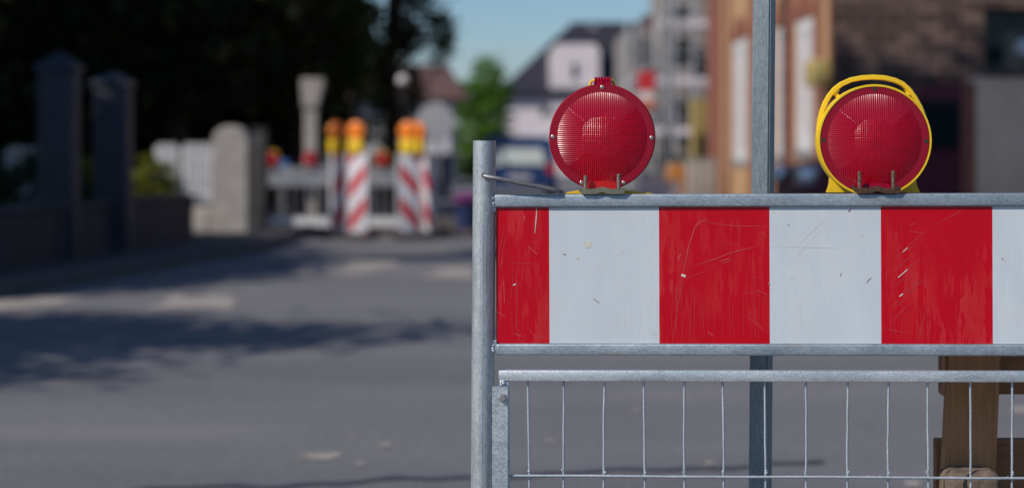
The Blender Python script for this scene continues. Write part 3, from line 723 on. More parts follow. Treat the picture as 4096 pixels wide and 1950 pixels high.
def tree(name, label, loc, trunk_h, r, blobs, n, leaf, mname, seed, group=None, droop=0, clump=.35, cat='tree'):
    t = thing(name, label, cat, loc, 0, group); q = random.Random(seed)
    b = nb(); top = max(bl[2] for bl in blobs)
    tube(b, [(0, 0, -.1), (q.uniform(-.05, .05), 0, trunk_h * .5), (q.uniform(-.1, .1), .05, trunk_h), (q.uniform(-.2, .2), 0, top)], [r * 1.3, r, r * .8, r * .25], 10)
    for bl in blobs:
        for _ in range(2):
            e_ = Vector((bl[0] + q.uniform(-.4, .4) * bl[3], bl[1] + q.uniform(-.4, .4) * bl[4], bl[2] + q.uniform(-.3, .5) * bl[5])); s0 = Vector((0, 0, min(trunk_h * q.uniform(.7, 1.1), bl[2])))
            tube(b, [s0, s0.lerp(e_, .5) + Vector((0, 0, .15)), e_], [r * .5, r * .3, r * .08], 6)
    obj('trunk', b, 'bark', t)
    me = crown_mesh('crown', blobs, n, leaf, mname, seed, droop, clump); o = bpy.data.objects.new('crown', me); C.objects.link(o); o.parent = t
    return t
# shade trees outside the frame, whose shadows lie on the road and the wall
def sh(gx_, gy_, z): return (gx_ - z * .988, gy_ - z * .666)     # where a caster at height z stands for a shadow at (gx_, gy_)
cx, cy = sh(-3.9, 11.5, 5.5)
tree('lime_tree', 'broad leafy tree left of the road before the dark wall', (cx, cy, 0), 3.2, .2, [(0, 0, 5.5, 3.0, 1.15, .95), (1.9, .15, 5.4, 1.5, .55, .5), (-2.5, .3, 5.6, 2, 1.4, 1.2), (-.5, .2, 6.3, 1.6, .8, .7), (-1.0, -1.3, 5.4, 1.9, 1.1, .8), (3.6, .7, 5.4, 1.0, .3, .3), (-3.5, 2.2, 5.5, 1.2, .8, .8), (.7, -1.7, 5.4, 1.5, .75, .6)], 17000, .10, 'leaf_mid', 11, 'roadside trees')
tree('lime_tree', 'tall leafy tree left of the road, behind the dark wall', (-8.8, 15.0, 0), 7, .3, [(0, 0, 13.8, 3.0, 3.2, 3.8), (2.2, .8, 13.5, 2.0, 2.6, 3.4), (4.2, -1.5, 12.3, 1.7, 1.5, 1.7)], 26000, .22, 'leaf_mid', 12, 'roadside trees')  # unseen tree added to keep the right-hand house, van and wall in shade
tree('lime_tree', 'leafy tree shading the dark gate pillars', (-8.3, 13.9, 0), 3.0, .22, [(-1.0, 0, 5.0, 1.8, 2.6, 1.9), (-1.5, 3.0, 5.0, 1.8, 2.2, 1.9)], 16000, .14, 'leaf_mid', 13, 'roadside trees')
# dark trees behind the wall
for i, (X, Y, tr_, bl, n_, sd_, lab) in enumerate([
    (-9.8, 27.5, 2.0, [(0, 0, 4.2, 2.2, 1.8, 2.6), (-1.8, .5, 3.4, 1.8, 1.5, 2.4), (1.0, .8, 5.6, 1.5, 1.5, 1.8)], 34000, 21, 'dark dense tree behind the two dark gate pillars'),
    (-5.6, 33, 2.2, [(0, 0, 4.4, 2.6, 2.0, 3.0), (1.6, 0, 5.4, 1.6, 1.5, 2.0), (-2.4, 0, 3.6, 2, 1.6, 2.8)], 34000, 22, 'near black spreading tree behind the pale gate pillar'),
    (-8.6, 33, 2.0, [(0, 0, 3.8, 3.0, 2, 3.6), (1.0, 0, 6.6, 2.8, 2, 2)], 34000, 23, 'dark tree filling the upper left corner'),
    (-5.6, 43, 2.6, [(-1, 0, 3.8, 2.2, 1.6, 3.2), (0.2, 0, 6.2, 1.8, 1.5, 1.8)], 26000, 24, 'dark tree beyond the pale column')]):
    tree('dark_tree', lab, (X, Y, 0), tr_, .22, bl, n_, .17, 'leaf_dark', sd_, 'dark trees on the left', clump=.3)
tree('drooping_tree', 'tall loose tree with hanging branches, behind the red and white markers', (-2.75, 46, 0), 3.5, .16,
     [(-.1, 0, 5.2, 1.1, .7, 1.5), (1.0, 0, 5.0, .42, .4, 1.2), (-1.6, 0, 4.2, 1.1, .7, 2.0), (.3, 0, 4.0, .3, .4, 1.0), (-.6, 0, 3.3, .6, .6, 1.3), (.35, 0, 2.6, .35, .4, 1.4), (1.05, 0, 3.6, .25, .3, .45), (.55, 0, 6.4, .9, .6, .9), (-.1, .2, 1.7, .4, .5, 1.0)], 10000, .11, 'leaf_mid', 31, droop=1.2, clump=.16)
tree('green_tree', 'half lit mid green tree behind the pale flared column', (-3.7, 34.5, 0), 1.6, .1, [(0, 0, 2.7, .55, .6, .8), (.7, 0, 2.0, .45, .5, 1.0), (-.5, 0, 3.6, .5, .5, .5), (.95, 0, 3.3, .35, .4, .5)], 5200, .09, 'leaf_mid', 42, droop=.8, clump=.16)
tree('green_tree', 'bright green round tree between the two far houses', (gx(1925, 70), 70, 0), 1.2, .15,
     [(0, 0, 2.2, 1.05, .9, 1.7), (.2, 0, 3.6, .6, .6, .75), (-.45, 0, 3.0, .65, .6, .9), (.6, 0, 2.5, .55, .6, 1.3), (0, 0, .9, 1.2, .8, .9)], 12000, .085, 'leaf_green', 41, clump=.14)
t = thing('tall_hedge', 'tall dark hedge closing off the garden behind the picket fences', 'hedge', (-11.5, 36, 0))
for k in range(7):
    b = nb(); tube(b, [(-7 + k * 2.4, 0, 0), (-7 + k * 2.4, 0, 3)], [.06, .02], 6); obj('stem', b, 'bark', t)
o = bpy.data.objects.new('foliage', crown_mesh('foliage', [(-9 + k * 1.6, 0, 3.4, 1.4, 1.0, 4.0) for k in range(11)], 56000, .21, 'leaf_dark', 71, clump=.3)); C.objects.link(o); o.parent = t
for i, (x, D, h, w_, m_, lab) in enumerate([(330, 21, .95, .25, 'leaf_yellow', 'yellow green bush between the two dark pillars'), (600, 25, .95, .28, 'leaf_yellow', 'yellow green bush left of the white picket fence'),
    (120, 19.5, 1.0, .5, 'leaf_dark', 'dark bush left of the first dark pillar'), (1830, 62, .9, 1.2, 'leaf_dark', 'dark hedge below the bright green tree'), (1560, 34, 1.1, .5, 'leaf_mid', 'dull green bush between the markers'),
    (2760, 48, 1.1, .6, 'leaf_mid', 'low bush in front of the scaffolded house')]):
    b = nb(); t = thing('bush', lab, 'bush', (gx(x, D), D, 0)); tube(b, [(0, 0, 0), (.02, 0, h * .7)], [.03, .012], 6); obj('stem', b, 'bark', t)
    me = crown_mesh('foliage', [(0, 0, h * .55, w_, w_ * .8, h * .5)], 2200, .05, m_, 50 + i, clump=.07); o = bpy.data.objects.new('foliage', me); C.objects.link(o); o.parent = t

# ------------------------------------------------------------------ dark wall, pillars, fences on the left
wallp = [(-6.15, 8), (-4.22, 15.2), (-3.45, 21.6)]
dw = thing('garden_wall', 'low near black garden wall along the left pavement', 'wall')
b = nb()
for (A, B) in zip(wallp, wallp[1:]):
    A, B = Vector((*A, 0)), Vector((*B, 0)); d = B - A; a = math.atan2(d.y, d.x); mt = Matrix.Translation(A) @ Matrix.Rotation(a, 4, 'Z'); n_ = int(d.length / 2.1)
    for k in range(n_):
        box(b, k * d.length / n_ + .02, (k + 1) * d.length / n_ - .02, 0, .25, 0, .56, .01, 1, mtx=mt)
obj('wall', b, 'anthracite2', dw)
b = nb()
for (A, B) in zip(wallp, wallp[1:]):
    A, B = Vector((*A, 0)), Vector((*B, 0)); d = B - A; a = math.atan2(d.y, d.x); mt = Matrix.Translation(A) @ Matrix.Rotation(a, 4, 'Z')
    box(b, 0, d.length, -.03, .28, .562, .60, .008, 1, mtx=mt)
obj('coping', b, 'anthracite', dw)
def pillar(x0, x1, D, ytop, ysh, lab, mname='anthracite', z0=0.0, dep=None):
    a, c = gx(x0, D), gx(x1, D); w = c - a; dep = dep or w
    t = thing('gate_pillar', lab, 'pillar', ((a + c) / 2, D + dep / 2, z0), 0)
    b = nb(); zs = gz(ysh, D) - z0; box(b, -w / 2, w / 2, -dep / 2, dep / 2, 0, zs, .015, 2); obj('shaft', b, mname, t)
    b = nb(); zt2 = gz(ytop, D) - z0; e = .025
    vs = [b.verts.new(p) for p in ((-w / 2 - e, -dep / 2 - e, zs + .001), (w / 2 + e, -dep / 2 - e, zs + .001), (w / 2 + e, dep / 2 + e, zs + .001), (-w / 2 - e, dep / 2 + e, zs + .001))]
    vt = [b.verts.new(v_.co + Vector((0, 0, .05))) for v_ in vs]; ap = b.verts.new((0, 0, zt2))
    b.faces.new(vs[::-1])
    for i in range(4): b.faces.new((vs[i], vs[(i + 1) % 4], vt[(i + 1) % 4], vt[i])); b.faces.new((vt[i], vt[(i + 1) % 4], ap))
    obj('cap', b, mname, t); return t
pillar(148, 292, 17.6, 200, 285, 'dark blue grey gate pillar with a pointed cap, the left of the dark pair')
pillar(372, 508, 18.9, 285, 345, 'dark blue grey gate pillar with leaves over its cap, the right of the dark pair')
# pale gate pillar with a rounded top, and its lower block
D = 23.6; t = thing('gate_pillar', 'pale cream gate pillar with a rounded top at the end of the dark wall', 'pillar', (gx(930, D), D, 0))
hw_ = gx(1000, D) - gx(930, D); b = nb(); zs = gz(560, D); zt3 = gz(503, D)
pts = [(-hw_, 0), (hw_, 0), (hw_, zs)] + [(hw_ * math.cos(a), zs + (zt3 - zs) * math.sin(a)) for a in [math.pi * i / 12 for i in range(1, 12)]] + [(-hw_, zs)]
prism(b, pts, -.2, .2); bmesh.ops.bevel(b, geom=list(b.edges), offset=.012, segments=1, affect='EDGES'); obj('shaft', b, 'render_cream', t)
b = nb(); box(b, gx(780, D) - gx(930, D), -hw_ - .003, -.15, .2, 0, gz(825, D), .02, 2); obj('side_block', b, 'render_cream', t)
D = 24.3; b = nb(); box(b, gx(1012, D), gx(1062, D), D, D + .3, 0, gz(520, D), .02, 2)
t = thing('gate_post', 'dark grey brown gate post right behind the pale rounded pillar', 'post'); obj('shaft', b, 'pavement', t); b = nb(); box(b, gx(1008, D), gx(1066, D), D - .02, D + .32, gz(520, D) + .001, gz(508, D), .01, 1); obj('cap', b, 'pavement', t)
# white picket fences
def picket(x0, x1, D, ytop, ybot, lab, n, mname='white_paint', grp='picket fences'):
    t = thing('picket_fence', lab, 'fence', (gx(x0, D), D, 0), 0, grp); w = gx(x1, D) - gx(x0, D); zt_, zb_ = gz(ytop, D), gz(ybot, D)
    b = nb()
    for i in range(n):
        x = (i + .5) * w / n; pw = w / n * .33
        prism(b, [(x - pw, zb_), (x + pw, zb_), (x + pw, zt_ - pw), (x, zt_), (x - pw, zt_ - pw)], -.012, .012)
    obj('pickets', b, mname, t)
    for za, zb2 in ((zb_ + .1, zb_ + .17), (zt_ - .22, zt_ - .15)):
        b = nb(); box(b, 0, w, .0125, .045, za, zb2); obj('rail', b, mname, t)
    for x in (-.031, w + .001):
        b = nb(); box(b, x, x + .03, .0, .05, 0, zt_ - .05); obj('post', b, mname, t)
picket(628, 706, 25, 572, 812, 'narrow white picket fence panel, left of the dark gap', 4)
picket(738, 868, 25, 570, 812, 'white picket fence panel beside the pale rounded pillar', 7)
picket(30, 150, 22, 585, 850, 'dim picket fence panel left of the first dark pillar', 6, 'grey_metal')

# pale column with flared top
D = 26.6; t = thing('stone_column', 'pale column with a flared top behind the red beacons', 'column', (gx(1245, D), D, 0)); s = D / F
b = nb(); w0 = 25 * s
prism(b, [(-w0, 0), (w0, 0), (w0 * 1.02, gz(432, D)), (-w0, gz(432, D))], -.09, .09); bmesh.ops.bevel(b, geom=list(b.edges), offset=.01, segments=1, affect='EDGES'); obj('shaft', b, 'render_cream', t)
b = nb(); prism(b, [(-34 * s, gz(431, D)), (28 * s, gz(431, D)), (52 * s, gz(340, D)), (54 * s, gz(314, D)), (-38 * s, gz(314, D)), (-38 * s, gz(345, D))], -.12, .12); bmesh.ops.bevel(b, geom=list(b.edges), offset=.01, segments=1, affect='EDGES'); obj('flared_top', b, 'render_cream', t)

# ------------------------------------------------------------------ red and white markers with amber lamps
def stripes(name, s):
    m = mat(name, (.6, .6, .6), .4); t_ = N(m, 'ShaderNodeTexCoord'); x = N(m, 'ShaderNodeSeparateXYZ'); lk(m, t_.outputs['Object'], x.inputs[0])
    a = N(m, 'ShaderNodeMath'); a.operation = 'MULTIPLY_ADD'; a.inputs[1].default_value = s; lk(m, x.outputs['X'], a.inputs[0]); lk(m, x.outputs['Z'], a.inputs[2])
    c = N(m, 'ShaderNodeMath'); c.operation = 'MULTIPLY'; c.inputs[1].default_value = 1 / .4; lk(m, a.outputs[0], c.inputs[0])
    f = N(m, 'ShaderNodeMath'); f.operation = 'FRACT'; lk(m, c.outputs[0], f.inputs[0])
    g_ = N(m, 'ShaderNodeMath'); g_.operation = 'GREATER_THAN'; g_.inputs[1].default_value = .55; lk(m, f.outputs[0], g_.inputs[0])
    base(m, mix(m, g_.outputs[0], (.62, .62, .66), (.50, .008, .02))); return m
M['str_up'] = stripes('stripes_rising', -1.15); M['str_dn'] = stripes('stripes_falling', 1.15)
GM = 'striped roadwork markers'
def marker(x, D, rz, mname, lab):
    t = thing('lane_marker', lab, 'road marker', (gx(x, D), D, 0), rz, GM)
    b = nb(); box(b, -.125, .125, -.012, .012, .08, 1.03, .01, 2); pn = obj('panel', b, mname, t)
    b = nb()
    for s_ in (-1, 1): box(b, s_ * .137 - .011, s_ * .137 + .011, -.02, .02, .07, 1.035, .006, 1)
    obj('edge_frame', b, 'white_paint', t)
    b = nb(); box(b, -.2, .2, -.17, .17, 0, .07, .02, 2); obj('foot', b, 'black', t); return t
def amber(x, D, rz, lab, first=[]):
    loc = (gx(x, D), D, 1.037)
    if first: return again(first[0], lab, loc, rz)
    t = thing('warning_lamp', lab, 'lamp', loc, rz, 'amber warning lamps on the markers')
    b = nb(); box(b, -.095, .095, -.05, .05, 0, .175, .02, 3); obj('battery_case', b, 'yellow', t)
    b = nb(); lathe(b, [(.0001, -.045), (.065, -.043), (.10, -.034), (.112, -.028), (.112, .028), (.10, .034), (.065, .043), (.0001, .045)], 'y', 32, (0, 0, .272)); obj('lens', b, 'amber_lens', t)
    b = nb(); lathe(b, [(.113, -.012), (.118, -.012), (.118, .012), (.113, .012)], 'y', 32, (0, 0, .272), close=True); obj('lens_ring', b, 'orange_box', t)
    first.append(t); return t
marker(1362, 24.3, R(42), 'str_up', 'shaded marker board with rising stripes at the left of the left pair')
marker(1431, 24.0, R(-28), 'str_up', 'sunlit marker board with rising stripes at the right of the left pair')
marker(1638, 24.0, R(12), 'str_dn', 'marker board with falling stripes at the left of the right pair')
marker(1708, 24.3, R(-58), 'str_dn', 'mostly white looking marker board at the right of the right pair')
amber(1345, 24.3, R(42), 'dim amber lamp on the shaded left marker')
amber(1425, 24.0, R(-22), 'bright amber lamp on the sunlit marker of the left pair')
amber(1632, 24.0, R(-18), 'amber lamp on the marker with falling stripes')
amber(1672, 24.35, R(-38), 'amber lamp on the rightmost marker, half behind its neighbour')
# barriers seen from behind them
def far_barrier(x0, x1, D, lab):
    t = thing('far_barrier', lab, 'barrier', (gx(x0, D), D, 0), 0, 'barriers across the closed road'); w = gx(x1, D) - gx(x0, D)
    b = nb(); box(b, 0, w, -.01, .01, gz(745, D), gz(668, D), .004, 1); obj('panel', b, 'grey_metal', t)
    b = nb(); box(b, 0, w, -.015, .015, gz(905, D), gz(868, D), .004, 1); obj('foot_rail', b, 'white_paint', t)
    for x in (0, w):
        b = nb(); tube(b, [(x, .03, 0), (x, .03, gz(650, D))], .021, 12); obj('post', b, 'grey_metal', t)
        b = nb(); box(b, x - .12, x + .12, -.35, .35, 0.0, .06, .02, 1); obj('foot', b, 'black', t)
    for k in range(1, 5):
        b = nb(); tube(b, [(w * k / 5, 0, gz(868, D)), (w * k / 5, 0, gz(745, D))], .008, 8); obj('upright_bar', b, 'grey_metal', t)
    return t
far_barrier(1060, 1345, 25.6, 'grey backed barrier with two red beacons left of the markers')
far_barrier(1455, 1625, 25.6, 'grey backed barrier between the two pairs of markers')
D = 25.6
again(b2, 'far red beacon at the left end, next to the pale pillar', (gx(1086, D), D, gz(667, D)), 0, 'red beacons on the far barriers')
again(b1, 'far red beacon below the pale column', (gx(1240, D), D, gz(667, D)), 0, 'red beacons on the far barriers')
again(b2, 'far red beacon between the two pairs of markers', (gx(1528, D), D, gz(667, D)), 0, 'red beacons on the far barriers')
b = nb(); t = thing('blue_sign', 'small blue sign leaning behind the far barrier, right of the pale pillar', 'sign', (gx(1130, 26.3), 26.3, 0))
box(b, -.09, .09, -.01, .01, .72, .95, .01, 1); obj('sign_board', b, 'blue_sign', t); b = nb(); box(b, -.015, .015, .011, .04, 0, .94); obj('leg', b, 'grey_metal', t)
# round sign from behind
D = 32; t = thing('round_sign', 'round traffic sign seen from its grey back, right of the markers', 'sign', (gx(1742, D), D, 0))
b = nb(); lathe(b, [(.0001, -.012), (.30, -.012), (.31, -.004), (.31, .012), (.0001, .012)], 'y', 40, (0, 0, gz(490, D))); obj('disc', b, 'render_grey', t)
b = nb(); tube(b, [(.06, .04, 0), (.06, .04, gz(400, D))], .03, 12); obj('post', b, 'grey_metal', t)
# globe street lamp
D = 40; t = thing('street_lamp', 'street lamp with a small white globe in front of the dark tree', 'street lamp', (gx(1612, D), D, 0))
b = nb(); tube(b, [(0, 0, 0), (0, 0, 1), (0, 0, gz(345, D))], [.05, .035, .03], 12); obj('post', b, 'dark_metal', t)
b = nb(); bmesh.ops.create_uvsphere(b, u_segments=20, v_segments=12, radius=.115)
for v_ in b.verts: v_.co.z += gz(322, D)
obj('globe', b, 'white_paint', t, smooth=True)
# flower tub and bin
D = 26; t = thing('flower_tub', 'blue tub of magenta flowers left of the round post', 'planter', (gx(1872, D), D, 0))
b = nb(); lathe(b, [(.13, 0), (.17, .30), (.185, .36), (.165, .36), (.15, .30)], 'z', 24); obj('tub', b, 'blue_plastic', t)
me = crown_mesh('blossoms', [(0, 0, .46, .15, .13, .10)], 900, .02, 'magenta', 60, clump=.03); o = bpy.data.objects.new('blossoms', me); C.objects.link(o); o.parent = t
me = crown_mesh('foliage', [(0, 0, .36, .14, .13, .07)], 500, .02, 'leaf_mid', 61, clump=.03); o = bpy.data.objects.new('foliage', me); C.objects.link(o); o.parent = t
D = 48; t = thing('wheelie_bin', 'dark blue bin at the kerb right of the round sign post', 'bin', (gx(1768, D), D, 0))
b = nb(); prism(b, [(-.17, .06), (.17, .06), (.22, .95), (-.22, .95)], -.22, .25); obj('body', b, 'blue_plastic', t)
b = nb(); box(b, -.24, .24, -.25, .30, .952, 1.0, .02, 2); obj('lid', b, 'blue_plastic', t)
b = nb(); tube(b, [(-.2, .26, .08), (.2, .26, .08)], .08, 14); obj('wheels', b, 'black', t)

# ------------------------------------------------------------------ buildings
def facade(bm, w, h, ops, t=.3, mi=0):
    """wall in local x,z, outer face at y=0 towards -y, with openings (x0,x1,z0,z1) and their reveals"""
    xs = sorted({0, w, *[o[0] for o in ops], *[o[1] for o in ops]}); zs = sorted({0, h, *[o[2] for o in ops], *[o[3] for o in ops]})
    inn = lambda x, z: any(o[0] < x < o[1] and o[2] < z < o[3] for o in ops)
    for xa, xb in zip(xs, xs[1:]):
        for za, zb_ in zip(zs, zs[1:]):
            if inn((xa + xb) / 2, (za + zb_) / 2): continue
            f = bm.faces.new([bm.verts.new(p) for p in ((xa, 0, za), (xb, 0, za), (xb, 0, zb_), (xa, 0, zb_))]); f.material_index = mi
            bm.faces.new([bm.verts.new(p) for p in ((xa, t, za), (xa, t, zb_), (xb, t, zb_), (xb, t, za))])
    for o in ops:
        for p, q in (((o[0], o[2]), (o[1], o[2])), ((o[1], o[2]), (o[1], o[3])), ((o[1], o[3]), (o[0], o[3])), ((o[0], o[3]), (o[0], o[2]))):
            bm.faces.new([bm.verts.new(v_) for v_ in ((p[0], 0, p[1]), (q[0], 0, q[1]), (q[0], t, q[1]), (p[0], t, p[1]))])
def window(par, x0, x1, z0, z1, mtx=None, dep=.14, pane='glass', frame='white_paint', bars=1, fw=.07):
    b = nb()
    box(b, x0, x1, dep, dep + .06, z0, z0 + fw); box(b, x0, x1, dep, dep + .06, z1 - fw, z1)
    box(b, x0, x0 + fw, dep, dep + .06, z0 + fw, z1 - fw); box(b, x1 - fw, x1, dep, dep + .06, z0 + fw, z1 - fw)
    for k in range(bars):
        xm = x0 + (x1 - x0) * (k + 1) / (bars + 1); box(b, xm - .03, xm + .03, dep + .003, dep + .055, z0 + fw, z1 - fw)
    if mtx is not None: bmesh.ops.transform(b, matrix=mtx, verts=b.verts)
    f = obj('window', b, frame, par)
    b = nb(); box(b, x0 + fw * .5, x1 - fw * .5, dep + .02, dep + .035, z0 + fw * .5, z1 - fw * .5)
    if mtx is not None: bmesh.ops.transform(b, matrix=mtx, verts=b.verts)
    obj('pane', b, pane, f); return f

# white house, dark hipped roof, tall dormer
D = 88; s = D / F; X = gx(2018, D)
t = thing('white_house', 'white house with dark hipped roof and tall white dormer, behind the blue car', 'house', (X, D, 0))
Wd = gx(2760, D) - X; he = gz(395, D)
ops = [(1.6, 2.3, gz(470, D), gz(420, D)), (.5, 1.2, .3, 1.1), (3.6, 4.6, .8, 1.9), (5.6, 6.6, .8, 1.9)]
b = nb(); facade(b, Wd, he, ops); box(b, 0.0, .3, .301, 8, 0, he); box(b, Wd - .3, Wd, .301, 8, 0, he); box(b, .301, Wd - .301, 7.7, 8, 0, he); obj('wall', b, 'render_white', t)
for o_ in ops: window(t, *o_)
b = nb(); ov = .35; ze = gz(370, D); zr = gz(68, D)
e = [(-ov, -ov), (Wd + ov, -ov), (Wd + ov, 8 + ov), (-ov, 8 + ov)]; rx0 = gx(2300, D) - X
bv = [b.verts.new((x, y, ze)) for x, y in e]; bl = [b.verts.new((x, y, ze - .18)) for x, y in e]; r1 = b.verts.new((rx0, 3.6, zr)); r2 = b.verts.new((Wd - rx0 * .6, 3.6, zr))
b.faces.new((bv[0], bv[1], r2, r1)); b.faces.new((bv[1], bv[2], r2)); b.faces.new((bv[2], bv[3], r1, r2)); b.faces.new((bv[3], bv[0], r1))
for i in range(4): b.faces.new((bl[i], bl[(i + 1) % 4], bv[(i + 1) % 4], bv[i]))
b.faces.new(bl[::-1]); bmesh.ops.recalc_face_normals(b, faces=b.faces); rf = obj('roof', b, 'slate', t)
b = nb(); box(b, gx(2368, D) - X, gx(2398, D) - X, 3.2, 3.9, zr - .6, gz(82, D)); obj('chimney', b, 'render_grey', rf)
b = nb(); xa, xb = gx(2198, D) - X, gx(2398, D) - X; zt_ = gz(168, D); zs = gz(200, D)
prism(b, [(xa, he - .6), (xb, he - .6), (xb, zs), (xb - .25, zt_), (xa + .25, zt_), (xa, zs)], -.12, 3.0); dm = obj('dormer', b, 'render_white', t)
b = nb(); prism(b, [(xa - .15, zs), (xa + .2, zt_ + .02), (xb - .2, zt_ + .02), (xb + .15, zs), (xb + .15, zs + .1), (xb - .18, zt_ + .14), (xa + .18, zt_ + .14), (xa - .15, zs + .1)], -.2, 3.1); obj('dormer_roof', b, 'slate', dm)
xm = gx(2298, D) - X; b = nb(); box(b, xm - .17, xm + .17, -.15, -.121, gz(318, D), gz(250, D)); f = obj('window', b, 'white_paint', dm)
b = nb(); box(b, xm - .12, xm + .12, -.165, -.1505, gz(315, D), gz(254, D)); obj('window_pane', b, 'glass', dm)

# grey house with red brown roof on the left far side
D = 58; X = gx(1400, D); t = thing('grey_house', 'grey house with a red brown tiled roof behind the round sign', 'house', (X, D, 0)); Wd = gx(1800, D) - X; he = gz(395, D)
ops = [(.3, .8, 1.2, 2.1), (1.25, 1.6, 1.3, 2.0)]
b = nb(); facade(b, Wd, he, ops); box(b, 0, Wd, .301, 6, 0, he); obj('wall', b, 'render_light', t)
for o_ in ops: window(t, *o_)
b = nb(); prz = gz(243, D)
pts = [(-.3, -.35, he + .01), (Wd + .5, -.35, he + .01), (Wd + .5, 6.3, he + .01), (-.3, 6.3, he + .01)]; vs = [b.verts.new(p) for p in pts]; r1 = b.verts.new((-.1, 3, prz)); r2 = b.verts.new((Wd - .15, 3, prz))
b.faces.new((vs[0], vs[1], r2, r1)); b.faces.new((vs[1], vs[2], r2)); b.faces.new((vs[2], vs[3], r1, r2)); b.faces.new((vs[3], vs[0], r1)); b.faces.new(vs[::-1]); obj('roof', b, 'tile', t)

# orange brick house along the right side of the road
def brick_house():
    a = Vector((gx(3335, 27.6), 27.6, 0)); c = Vector((gx(2838, 44.0), 44.0, 0)); d = a - c; Lw = d.length; ang = math.atan2(d.y, d.x)
    t = thing('brick_house', 'orange brick house with red brick pilasters and tall white windows behind the square post', 'house', c, ang)
    def ux(x):  # picture column -> distance along the facade
        k = (x - 2048) / F; dd = d.normalized(); return (k * c.y - c.x) / (dd.x - k * dd.y)
    hh = 7.2
    wins = [(ux(2934), ux(2990), gz(640, 37.5), gz(150, 37.5)), (ux(3104), ux(3146), gz(620, 33), gz(110, 33)), (ux(3186), ux(3250), gz(600, 30.5), gz(80, 30.5))]
    b = nb(); facade(b, Lw, hh, wins, .35); box(b, 0, Lw, 5.6, 6, 0, hh); box(b, 0, .3, .351, 5.6, 0, hh); box(b, Lw - .3, Lw, .351, 5.6, 0, hh)
    obj('wall', b, 'brick_orange', t)
    for w_ in wins:
        window(t, *w_, dep=.004, pane='pale_pane', bars=1, fw=.2)
        b = nb(); box(b, w_[0] - .08, w_[1] + .08, -.03, .0, w_[2] - .12, w_[2] - .001, .01, 1); obj('sill', b, 'grey_metal', t)
    for (x0, x1) in ((2820, 2888), (2906, 2923), (2999, 3030), (3070, 3090), (3149, 3178), (3260, 3290), (3318, 3334)):
        b = nb(); box(b, max(ux(x0), -.3), min(ux(x1), Lw - .003), -.02, -.002, 0, hh - .3, .01, 1); obj('pilaster', b, 'brick_red', t)
    for w_ in wins:
        b = nb(); n_ = 8; xc = (w_[0] + w_[1]) / 2; rw = (w_[1] - w_[0]) / 2 + .12
        pts = [(xc + rw * math.cos(a_), w_[3] + .01 + .45 * math.sin(a_)) for a_ in [math.pi * i / n_ for i in range(n_ + 1)]]; prism(b, pts, -.022, -.001); obj('window_arch', b, 'brick_red', t)
    b = nb(); prism(b, [(-.4, hh + .001), (Lw + .2, hh + .001), (Lw + .2, hh + .25), (-.4, hh + .25)], -.5, 6.4)
    v_ = [b.verts.new(p) for p in ((-.4, -.5, hh + .252), (Lw + .2, -.5, hh + .252), (Lw + .2, 3, hh + 2.8), (-.4, 3, hh + 2.8))]; b.faces.new(v_)
    v_ = [b.verts.new(p) for p in ((-.4, 6.4, hh + .252), (-.4, 3, hh + 2.8), (Lw + .2, 3, hh + 2.8), (Lw + .2, 6.4, hh + .252))]; b.faces.new(v_); obj('roof', b, 'slate', t)
    # shop shutter / painted base and dark door canopy
    b = nb(); box(b, ux(3300), ux(3333), -.3, -.021, gz(345, 28), gz(240, 28), .04, 2); obj('bay', b, 'ochre', t)
    return t
brick_house()
# dark brick house facing us
D = 27.0; X = gx(3338, D); t = thing('dark_brick_house', 'dark brown brick house filling the upper right behind the maroon van', 'house', (X, D, 0))
ops = [(gx(3935, D) - X, gx(4200, D) - X, gz(278, D), gz(30, D)), (4.6, 5.8, 1.4, 3.0)]
b = nb(); facade(b, 8, 7.4, ops, .3); box(b, 0, 8, 5, 5.3, 0, 7.4); box(b, .35, .55, .301, 5, 0, 7.4); box(b, 7.75, 8.002, .301, 5, 0, 7.4); obj('wall', b, 'brick_dark', t)
window(t, *ops[0], dep=.2, frame='dark_metal', bars=1); window(t, *ops[1], dep=.2, frame='dark_metal')
b = nb(); box(b, ops[0][0] - .1, ops[0][1] + .1, -.12, .15, ops[0][2] - .14, ops[0][2] - .002, .01, 1); obj('sill', b, 'dark_metal', t)
b = nb(); v_ = [b.verts.new(p) for p in ((-.3, -.5, 7.401), (8.3, -.5, 7.401), (8.3, 2.6, 9.6), (-.3, 2.6, 9.6))]; b.faces.new(v_); v_ = [b.verts.new(p) for p in ((-.3, 5.8, 7.401), (-.3, 2.6, 9.6), (8.3, 2.6, 9.6), (8.3, 5.8, 7.401))]; b.faces.new(v_); obj('roof', b, 'slate', t)
t = thing('wall_lamp', 'round white lamp against the dark window at the right edge', 'lamp', (gx(4100, 26.4), 26.4, 0))
b = nb(); bmesh.ops.create_uvsphere(b, u_segments=20, v_segments=12, radius=.13)
for v_ in b.verts: v_.co.z += gz(205, 27)
obj('globe', b, 'white_paint', t, smooth=True)
b = nb(); tube(b, [(0, 0, gz(205, 27) - .14), (0, .1, gz(205, 27) - .3), (0, .595, gz(205, 27) - .3)], .02, 8); obj('bracket', b, 'dark_metal', t)
# beige gate wall at the right edge
D = 20.5; t = thing('gate_wall', 'beige rendered gate wall with a dark cap at the right edge', 'wall', (gx(3905, D), D, 0))
b = nb(); box(b, 0, 2.2, 0, .4, 0, gz(305, D), .02, 2); obj('wall', b, 'beige', t)
b = nb(); box(b, .09, 2.3, -.06, .46, gz(305, D) + .001, gz(278, D), .01, 1); obj('cap', b, 'dark_metal', t)
b = nb(); box(b, gx(3877, D) - gx(3905, D), -.003, .02, .38, 0, gz(330, D), .01, 1); obj('edge_pier', b, 'brick_red', t)

